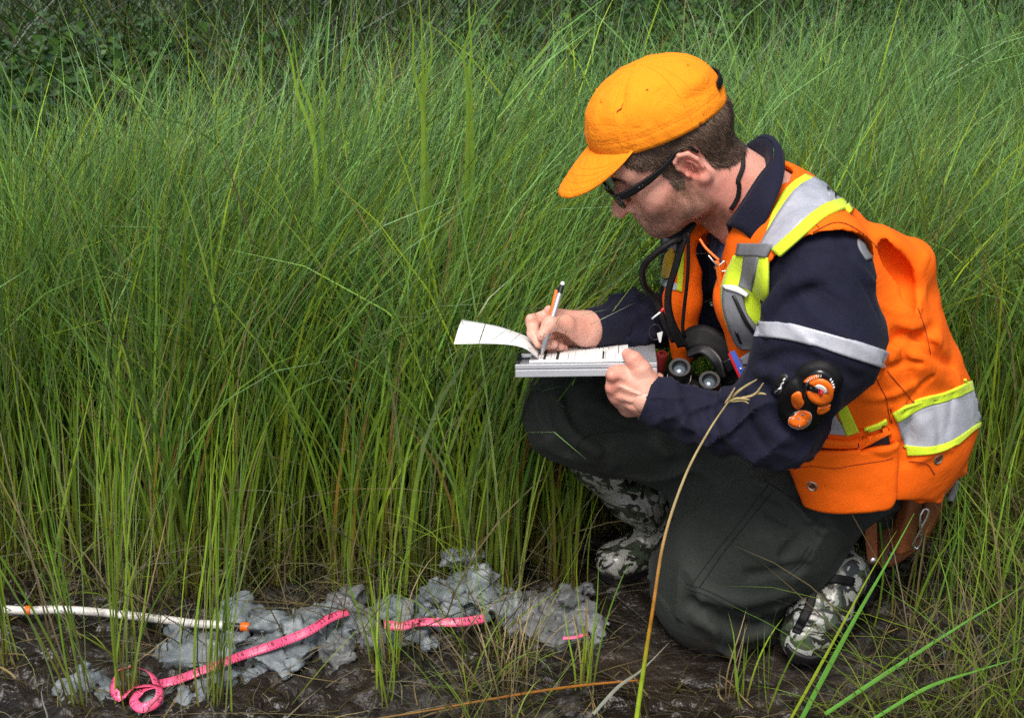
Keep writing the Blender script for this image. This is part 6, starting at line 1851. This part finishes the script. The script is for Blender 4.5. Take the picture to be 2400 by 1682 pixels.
# ---------------------------------------------------------------- tufts in front, one by one
def tuft(label, px, py, n, h, lean, az, seed, mix=0.5, spread=0.018, w=0.0034, dead=0.15, fan=0.28, group='tufts growing out of the mud'):
    rg = np.random.default_rng(seed); c = G(px * D2S, py * D2S)
    b = c + np.column_stack([rg.normal(0, spread, n), rg.normal(0, spread * 0.8, n), np.full(n, -0.012)])
    H = h * rg.uniform(0.55, 1.12, n); a = az + rg.normal(0, 0.9, n)
    th0 = np.abs(rg.normal(0.04, fan * 0.4, n)); t1 = np.clip(rg.normal(lean, fan, n), 0.02, 1.8)
    u = rg.random(n)
    mid = lerp(np.tile(GREEN * 1.1, (n, 1)), np.tile(YEL, (n, 1)), np.clip(u * 1.2 * mix + 0.1, 0, 1)); tip = mid * 1.1
    foot = lerp(np.tile(YEL * 0.75, (n, 1)), np.tile(BROWN * 1.1, (n, 1)), rg.random(n))
    dm = rg.random(n) < dead; mid[dm] = STRAW * 0.75; tip[dm] = STRAW; foot[dm] = BROWN
    cols = np.stack([foot, mid, tip], 1) * rg.uniform(0.75, 1.2, n)[:, None, None]
    me = blade_mesh('grass_tuft', [blades(b, H, a, th0, t1, np.abs(rg.normal(w, w * 0.22, n)), cols, 8, 1.3, rg, 0.03)])
    me.transform(Matrix.Translation(Vector(-c)))
    o = obj('grass_tuft', me, M['grass'], category='grass tuft', label=label, group=group); o.location = c; return o

tuft('rush tuft growing up through the pink tape coil', 288, 1590, 22, 0.62, 0.30, 0.3, 1, 0.7, 0.014)
tuft('thick rush tuft in front of the clay under the pink tape', 478, 1600, 24, 0.62, 0.34, 0.2, 2, 0.6, 0.020)
tuft('tall rush tuft leaning left in the bottom left corner', 200, 1606, 16, 0.70, 0.32, 2.9, 3, 0.4, 0.016)
tuft('rush tuft cut off by the left edge above the pipe', 8, 1480, 16, 0.60, 0.25, 1.3, 4, 0.7, 0.012)
tuft('rush tuft standing behind the white pipe at far left', 150, 1310, 22, 0.72, 0.25, 0.6, 5, 0.6, 0.022)
tuft('rush tuft rising over the white pipe near its orange band', 265, 1345, 26, 0.74, 0.30, 0.2, 6, 0.75, 0.024)
tuft('rush tuft standing just behind the tip of the white pipe', 545, 1330, 26, 0.70, 0.42, 0.2, 7, 0.65, 0.026)
tuft('rush tuft in the gap between the two pink tape stretches', 868, 1500, 18, 0.26, 0.45, 1.5, 8, 0.8, 0.012, 0.0030, 0.3, 0.5)
tuft('low yellow tuft on bare mud below the grey clay ridge', 870, 1575, 9, 0.28, 0.4, 2.6, 9, 0.9, 0.012, 0.003, 0.2, 0.4)
tuft('dead brown tuft in front of the tallest clay heap', 1160, 1545, 24, 0.22, 0.9, 1.5, 10, 0.5, 0.022, 0.0024, 0.85, 0.6)
tuft('golden tuft in front of the brownish clay heap', 1312, 1548, 16, 0.26, 0.28, 1.4, 11, 1.0, 0.010, 0.0034, 0.3, 0.3)
tuft('thin green tuft below the grounded knee', 1650, 1560, 9, 0.16, 0.6, 1.2, 12, 0.6, 0.012, 0.0028, 0.2, 0.5)
tuft('green tuft in front of the boot bent on its toes', 1700, 1590, 8, 0.22, 0.4, 0.8, 13, 0.7, 0.010, 0.003, 0.1, 0.4)
tuft('tall green tuft hiding part of the leather pouch', 2060, 1390, 26, 0.44, 0.38, 0.7, 14, 0.35, 0.030, 0.0038, 0.1, 0.35)
tuft('green tuft right of the leather pouch at the edge', 2200, 1400, 26, 0.50, 0.45, 1.0, 15, 0.4, 0.040, 0.0034, 0.15, 0.4)
tuft('sparse tuft in the bottom right corner', 2230, 1600, 16, 0.34, 0.6, 2.2, 16, 0.4, 0.040, 0.0030, 0.2, 0.4)
tuft('thin tuft between planted boot and tallest clay heap', 1240, 1300, 14, 0.34, 0.45, 1.0, 18, 0.6, 0.024, 0.0026, 0.25, 0.4)

def stem(name, label, cat, pts, rad, cols, group=None, parts=True):
    """one stalk as a tapering tube with vertex colours; pts in world"""
    n = 70
    Q = resample(np.column_stack([pts, rad]), n)
    V, q, t = tube_arrays(Q[:, :3], Q[:, 3], 8)
    me = make_mesh('stalk', V, q, t)
    k = np.linspace(0, 1, n); c = np.stack([np.interp(k, np.linspace(0, 1, len(cols)), np.array(cols)[:, i]) for i in range(3)], 1)
    c = np.repeat(c, 8, 0); c = np.vstack([c, c[:1], c[-1:]])
    c = c * (1 + 0.25 * vnoise(V, 60, 9))[:, None]
    set_col(me, 'col', np.clip(c, 0.002, 1))
    e = empty(name, tuple(pts[0]), category=cat, label=label)
    o = obj('stalk', me, M['grass']); adopt(e, o); return e, Q
# seed-head stalk crossing in front of the thigh
ys = [2.02, 2.04, 2.055, 2.07, 2.085, 2.10, 2.11]
sp_ = np.array([W(a * D2S, b * D2S, y) for (a, b), y in zip([(1424, 1640), (1440, 1520), (1463, 1370), (1489, 1210), (1535, 1070), (1588, 968), (1640, 890)], ys)])
g0 = G(1418 * D2S, 1700 * D2S); 
sp_ = np.vstack([A(sp_[0][0] - 0.004, sp_[0][1] - 0.01, 0.0), sp_]) if sp_[0][2] > 0 else sp_
ss, Qs = stem('seed_stalk', 'single straw-coloured seed stalk crossing in front of his thigh', 'stalk', sp_, [0.0046, 0.0044, 0.0038, 0.0030, 0.0025, 0.0021, 0.0017, 0.0011][:len(sp_)],
              [GREEN * 1.6, YEL * 1.4, YEL * 1.3, A(0.55, 0.22, 0.02), A(0.60, 0.30, 0.08), STRAW * 1.3, STRAW * 1.4, STRAW * 1.3])
for (a0, b0), (a1, b1), (a2, b2) in (((1640, 892), (1662, 872), (1698, 850)), ((1645, 895), (1690, 885), (1712, 858)), ((1634, 900), (1665, 898), (1680, 905)), ((1632, 902), (1652, 893), (1682, 896)), ((1625, 905), (1636, 890), (1648, 868)), ((1690, 882), (1708, 882), (1718, 884))):
    P3 = np.array([W(a0 * D2S, b0 * D2S, 2.11), W(a1 * D2S, b1 * D2S, 2.108), W(a2 * D2S, b2 * D2S, 2.105)])
    Q = resample(P3, 12); V, q, t = tube_arrays(Q, np.array([0.0012, 0.0016, 0.002, 0.0022, 0.0022, 0.0022, 0.002, 0.002, 0.0018, 0.0015, 0.0011, 0.0005]), 6)
    me = make_mesh('spikelet', V, q, t); set_col(me, 'col', np.tile(STRAW * 1.15, (len(V), 1))); o = obj('spikelet', me, M['grass']); adopt(ss, o)
# fallen dry stem at the bottom
fs = np.array([G(a * D2S, b * D2S, z) for a, b, z in ((830, 1612, 0.02), (960, 1592, 0.03), (1080, 1570, 0.035), (1200, 1550, 0.035), (1310, 1535, 0.03), (1432, 1524, 0.03))])
stem('fallen_stem', 'orange-brown dry stem lying on the mud below the clay', 'stem', fs, [0.0014, 0.0018, 0.0021, 0.0026, 0.0026, 0.0016], [A(0.20, 0.13, 0.04), A(0.30, 0.13, 0.03), A(0.34, 0.12, 0.02), A(0.36, 0.13, 0.02)])

def reed(label, pxs, Y0, w, seed, name='reed'):
    """broad-leaved reed: each leaf one strip from foot to tip (photo positions at depth Y0)"""
    rg = np.random.default_rng(seed); e = None
    for k, L in enumerate(pxs):
        P3 = np.array([W(a * D2S, b * D2S, Y0 + 0.03 * k) for a, b in L])
        foot = P3[0].copy(); foot[2] = -0.01; foot[0] += 0.03 * (k - 1); P3[1:2, 0] += 0.010 * (k - 1)
        P3 = np.vstack([foot + (P3[0] - foot) * q for q in (0, 0.3, 0.55, 0.8)] + [P3]); n = 48
        Q = resample(P3, n); t = np.linspace(0, 1, n)
        wd = w * np.interp(t, [0, 0.4, 0.75, 1], [0.5, 1.0, 0.85, 0.05])
        T = nrm(np.gradient(Q, axis=0)); S = nrm(np.cross(T, A(0.12 * rg.normal(), -0.8, 0.9))); Nn = nrm(np.cross(S, T))
        V = np.stack([Q - S * wd[:, None] / 2, Q + Nn * (wd * 0.12)[:, None], Q + S * wd[:, None] / 2], 1).reshape(-1, 3)
        F = np.array([(i * 3 + j, i * 3 + j + 1, i * 3 + j + 4, i * 3 + j + 3) for i in range(n - 1) for j in (0, 1)])
        me = make_mesh('leaf', V, F)
        c = A(0.23, 0.40, 0.045) * rg.uniform(0.8, 1.15)
        set_col(me, 'col', np.tile(c, (len(V), 1)))
        if e is None: e = empty(name, tuple(foot), category='reed', label=label, group='broad reeds standing out of the grass')
        o = obj('leaf', me, M['grass']); adopt(e, o)
reed('broad bright reed left of the other two, leaning left', [[(705, 330), (680, 210), (648, 110), (610, 15)], [(700, 260), (672, 180), (655, 60)], [(722, 300), (716, 220), (712, 150), (716, 90)]], 2.74, 0.010, 1)
reed('broad bright upright reed, the middle of three at the top', [[(948, 260), (940, 150), (926, 60), (908, -30)], [(950, 250), (948, 140), (944, 40), (940, -40)], [(950, 240), (956, 120), (962, 30), (966, -20)], [(946, 240), (932, 140), (926, 60)]], 2.70, 0.010, 2)
reed('broad bright reed right of the others, tips out of frame', [[(1050, 210), (1052, 120), (1062, 40), (1075, -50)], [(1058, 260), (1056, 190), (1035, 130), (985, 70)], [(1048, 220), (1045, 110), (1050, 30), (1056, -30)]], 2.76, 0.010, 3)
# long blades sweeping over the near boot
def sweep(label, L, Y, w, seed, col):
    P3 = np.array([W(a * D2S, b * D2S, y) for (a, b), y in zip(L, Y)]); n = 40
    Q = resample(P3, n); t = np.linspace(0, 1, n); wd = w * np.interp(t, [0, 0.3, 1], [0.9, 1, 0.08])
    T = nrm(np.gradient(Q, axis=0)); S = nrm(np.cross(T, A(0, -0.8, 0.5))); Nn = nrm(np.cross(S, T))
    V = np.stack([Q - S * wd[:, None] / 2, Q + Nn * (wd * 0.15)[:, None], Q + S * wd[:, None] / 2], 1).reshape(-1, 3)
    F = np.array([(i * 3 + j, i * 3 + j + 1, i * 3 + j + 4, i * 3 + j + 3) for i in range(n - 1) for j in (0, 1)])
    me = make_mesh('grass_blade', V, F); set_col(me, 'col', np.tile(col, (len(V), 1))); me.transform(Matrix.Translation(Vector(-Q[0])))
    o = obj('long_grass', me, M['grass'], category='grass', label=label, group='long blades at the lower right', kind='thing'); o.location = Q[0]
sweep('broad bright blade rising past the bent boot', [(1790, 1625), (1850, 1510), (1915, 1390), (1990, 1260), (2050, 1150)], [2.10, 2.13, 2.16, 2.19, 2.22], 0.0085, 1, GREEN * 1.5)
sweep('thinner blade just left of the one past the boot', [(1765, 1625), (1840, 1490), (1905, 1370), (1960, 1270), (2010, 1190)], [2.08, 2.11, 2.14, 2.17, 2.2], 0.005, 2, YEL * 0.9)
sweep('long blade running right from bottom centre to right edge', [(1850, 1600), (2000, 1500), (2140, 1410), (2300, 1310)], [2.08, 2.12, 2.16, 2.2], 0.007, 3, GREEN * 1.3)
sweep('lower of the blades slanting to the right edge', [(1960, 1610), (2080, 1540), (2200, 1500), (2300, 1470)], [2.03, 2.06, 2.09, 2.12], 0.006, 4, GREEN * 1.4)
sweep('pale dry blade lying slantwise on the mud', [(1330, 1600), (1385, 1540), (1440, 1500), (1500, 1440)], [2.12, 2.18, 2.23, 2.30], 0.006, 5, A(0.30, 0.32, 0.26))

# ---------------------------------------------------------------- leafy shrubs behind the grass
def leafmat():
    m = N('shrub_leaf'); a = m.n('ShaderNodeAttribute', attribute_name='col')
    d = m.n('ShaderNodeBsdfDiffuse'); t = m.n('ShaderNodeBsdfTranslucent'); g = m.n('ShaderNodeBsdfGlossy'); g.inputs['Roughness'].default_value = 0.4
    m.l(a.outputs['Color'], d.inputs[0]); m.l(a.outputs['Color'], t.inputs[0])
    m1 = m.n('ShaderNodeMixShader'); m1.inputs[0].default_value = 0.25; m.l(d.outputs[0], m1.inputs[1]); m.l(t.outputs[0], m1.inputs[2])
    fr = m.n('ShaderNodeFresnel'); fr.inputs[0].default_value = 1.3
    m2 = m.n('ShaderNodeMixShader'); m.l(m.math('MULTIPLY', fr.outputs[0], 0.12), m2.inputs[0]); m.l(m1.outputs[0], m2.inputs[1]); m.l(g.outputs[0], m2.inputs[2])
    m.l(m2.outputs[0], m.out.inputs[0]); return m.m
M['leaf'] = leafmat()
def shrub(label, x, y, rx, ry, h, n, seed, ca, cb, ls=0.020):
    rg = np.random.default_rng(seed); e = empty('shrub', (x, y, 0), category='shrub', label=label, group='leafy shrubs behind the grass')
    ns = 26; tips = []
    packs = []
    bb = np.stack([x + rg.normal(0, rx * 0.35, ns), y + rg.normal(0, ry * 0.35, ns), np.zeros(ns)], 1)
    az = np.arctan2(bb[:, 1] - y, bb[:, 0] - x) + rg.normal(0, 0.6, ns)
    Hs = h * rg.uniform(0.8, 1.1, ns)
    v, q, t, c = blades(bb, Hs, az, np.full(ns, 0.05), rg.uniform(0.3, 1.0, ns), np.full(ns, 0.006), np.tile(BROWN, (ns, 3, 1)), 7, 1.2, rg, 0.04)
    me = blade_mesh('stems', [(v, q, t, c)]); o = obj('stems', me, M['grass']); adopt(e, o)
    vv = v.reshape(ns, 15, 3); C = 0.5 * (vv[:, 0:14:2] + vv[:, 1:14:2])           # ns,7,3
    si = rg.integers(0, ns, n); k = 1.2 + 4.8 * rg.random(n) ** 0.7; k0 = np.floor(k).astype(int); fr = (k - k0)[:, None]
    c0 = C[si, k0] * (1 - fr) + C[si, np.minimum(k0 + 1, 6)] * fr
    c0 = c0 + rg.normal(0, 0.05, (n, 3)) * A(1, 1, 0.7)
    d = nrm(rg.normal(0, 1, (n, 3)) * A(1, 1, 0.5) + A(0, -0.1, 0.15)); s = nrm(np.cross(d, nrm(rg.normal(0, 0.5, (n, 3)) + A(0, -0.2, 1))))
    nn = np.cross(s, d)
    L = ls * rg.lognormal(0, 0.3, n)[:, None]; wv = L * 0.42
    V = np.stack([c0, c0 + d * L * 0.5 - s * wv + nn * L * 0.08, c0 + d * L * 1.0 + nn * L * -0.12, c0 + d * L * 0.5 + s * wv + nn * L * 0.08], 1).reshape(-1, 3)
    F = np.arange(4 * n).reshape(n, 4)
    me = make_mesh('foliage', V, F); u = rg.random(n)[:, None]
    col = (ca * (1 - u) + cb * u) * rg.uniform(0.6, 1.25, n)[:, None]
    set_col(me, 'col', np.repeat(col, 4, 0)); o = obj('foliage', me, M['leaf'], kind='stuff'); adopt(e, o)
DG, LG = A(0.026, 0.080, 0.016), A(0.085, 0.185, 0.035)
shrub('dark leafy shrub in the top left corner', -1.38, 3.80, 0.42, 0.3, 0.82, 8000, 1, DG * 0.8, LG * 0.8, 0.026)
shrub('dark leafy shrub at the left edge below the corner', -1.32, 3.30, 0.14, 0.2, 0.60, 2600, 2, DG * 0.8, LG * 0.7)
shrub('leafy shrub second from the left along the top', -0.85, 4.10, 0.38, 0.25, 0.82, 7000, 3, DG * 0.8, LG * 0.8, 0.024)
shrub('brown-stemmed leafy shrub at the top left of centre', -0.40, 4.15, 0.32, 0.25, 0.80, 2600, 4, DG * 0.8, A(0.13, 0.12, 0.05))
shrub('dark shrub behind the middle reeds at the top', 0.10, 4.35, 0.40, 0.25, 0.80, 4600, 5, DG, LG)
shrub('leafy shrub above the orange cap at the top', 0.80, 4.55, 0.45, 0.25, 0.86, 4600, 6, DG, LG)
shrub('bright leafy shrub in the top right corner', 1.72, 4.05, 0.42, 0.3, 0.90, 7000, 7, DG, LG, 0.026)
# brown twiggy stalks between grass and shrubs, and rough growth further back
def samp_back(rg, n):
    x = rg.uniform(-1.9, 2.6, n); y = rg.uniform(4.0, 6.5, n)
    return np.stack([x, y, np.full(n, 0.0)], 1)
obj('rough_growth', blade_mesh('rough_growth', [thatch(12000, samp_back, 305, 0.72, (BROWN, GREEN * 1.1, GREEN * 1.2), 0.0045, 0.0, 1.3)]), M['grass'], kind='stuff', category='grass', label='dark rough growth behind the shrubs along the top')
def samp_twig(rg, n):
    x = rg.normal(-0.48, 0.22, n); y = rg.uniform(3.5, 4.0, n)
    return np.stack([x, y, np.full(n, 0.0)], 1)
obj('dry_stalks', blade_mesh('dry_stalks', [thatch(700, samp_twig, 306, 0.85, (BROWN, STRAW * 0.5, STRAW * 0.7), 0.0026, 0.1, 0.9)]), M['grass'], kind='stuff', category='grass', label='thin brown dry stalks at the top left of centre')
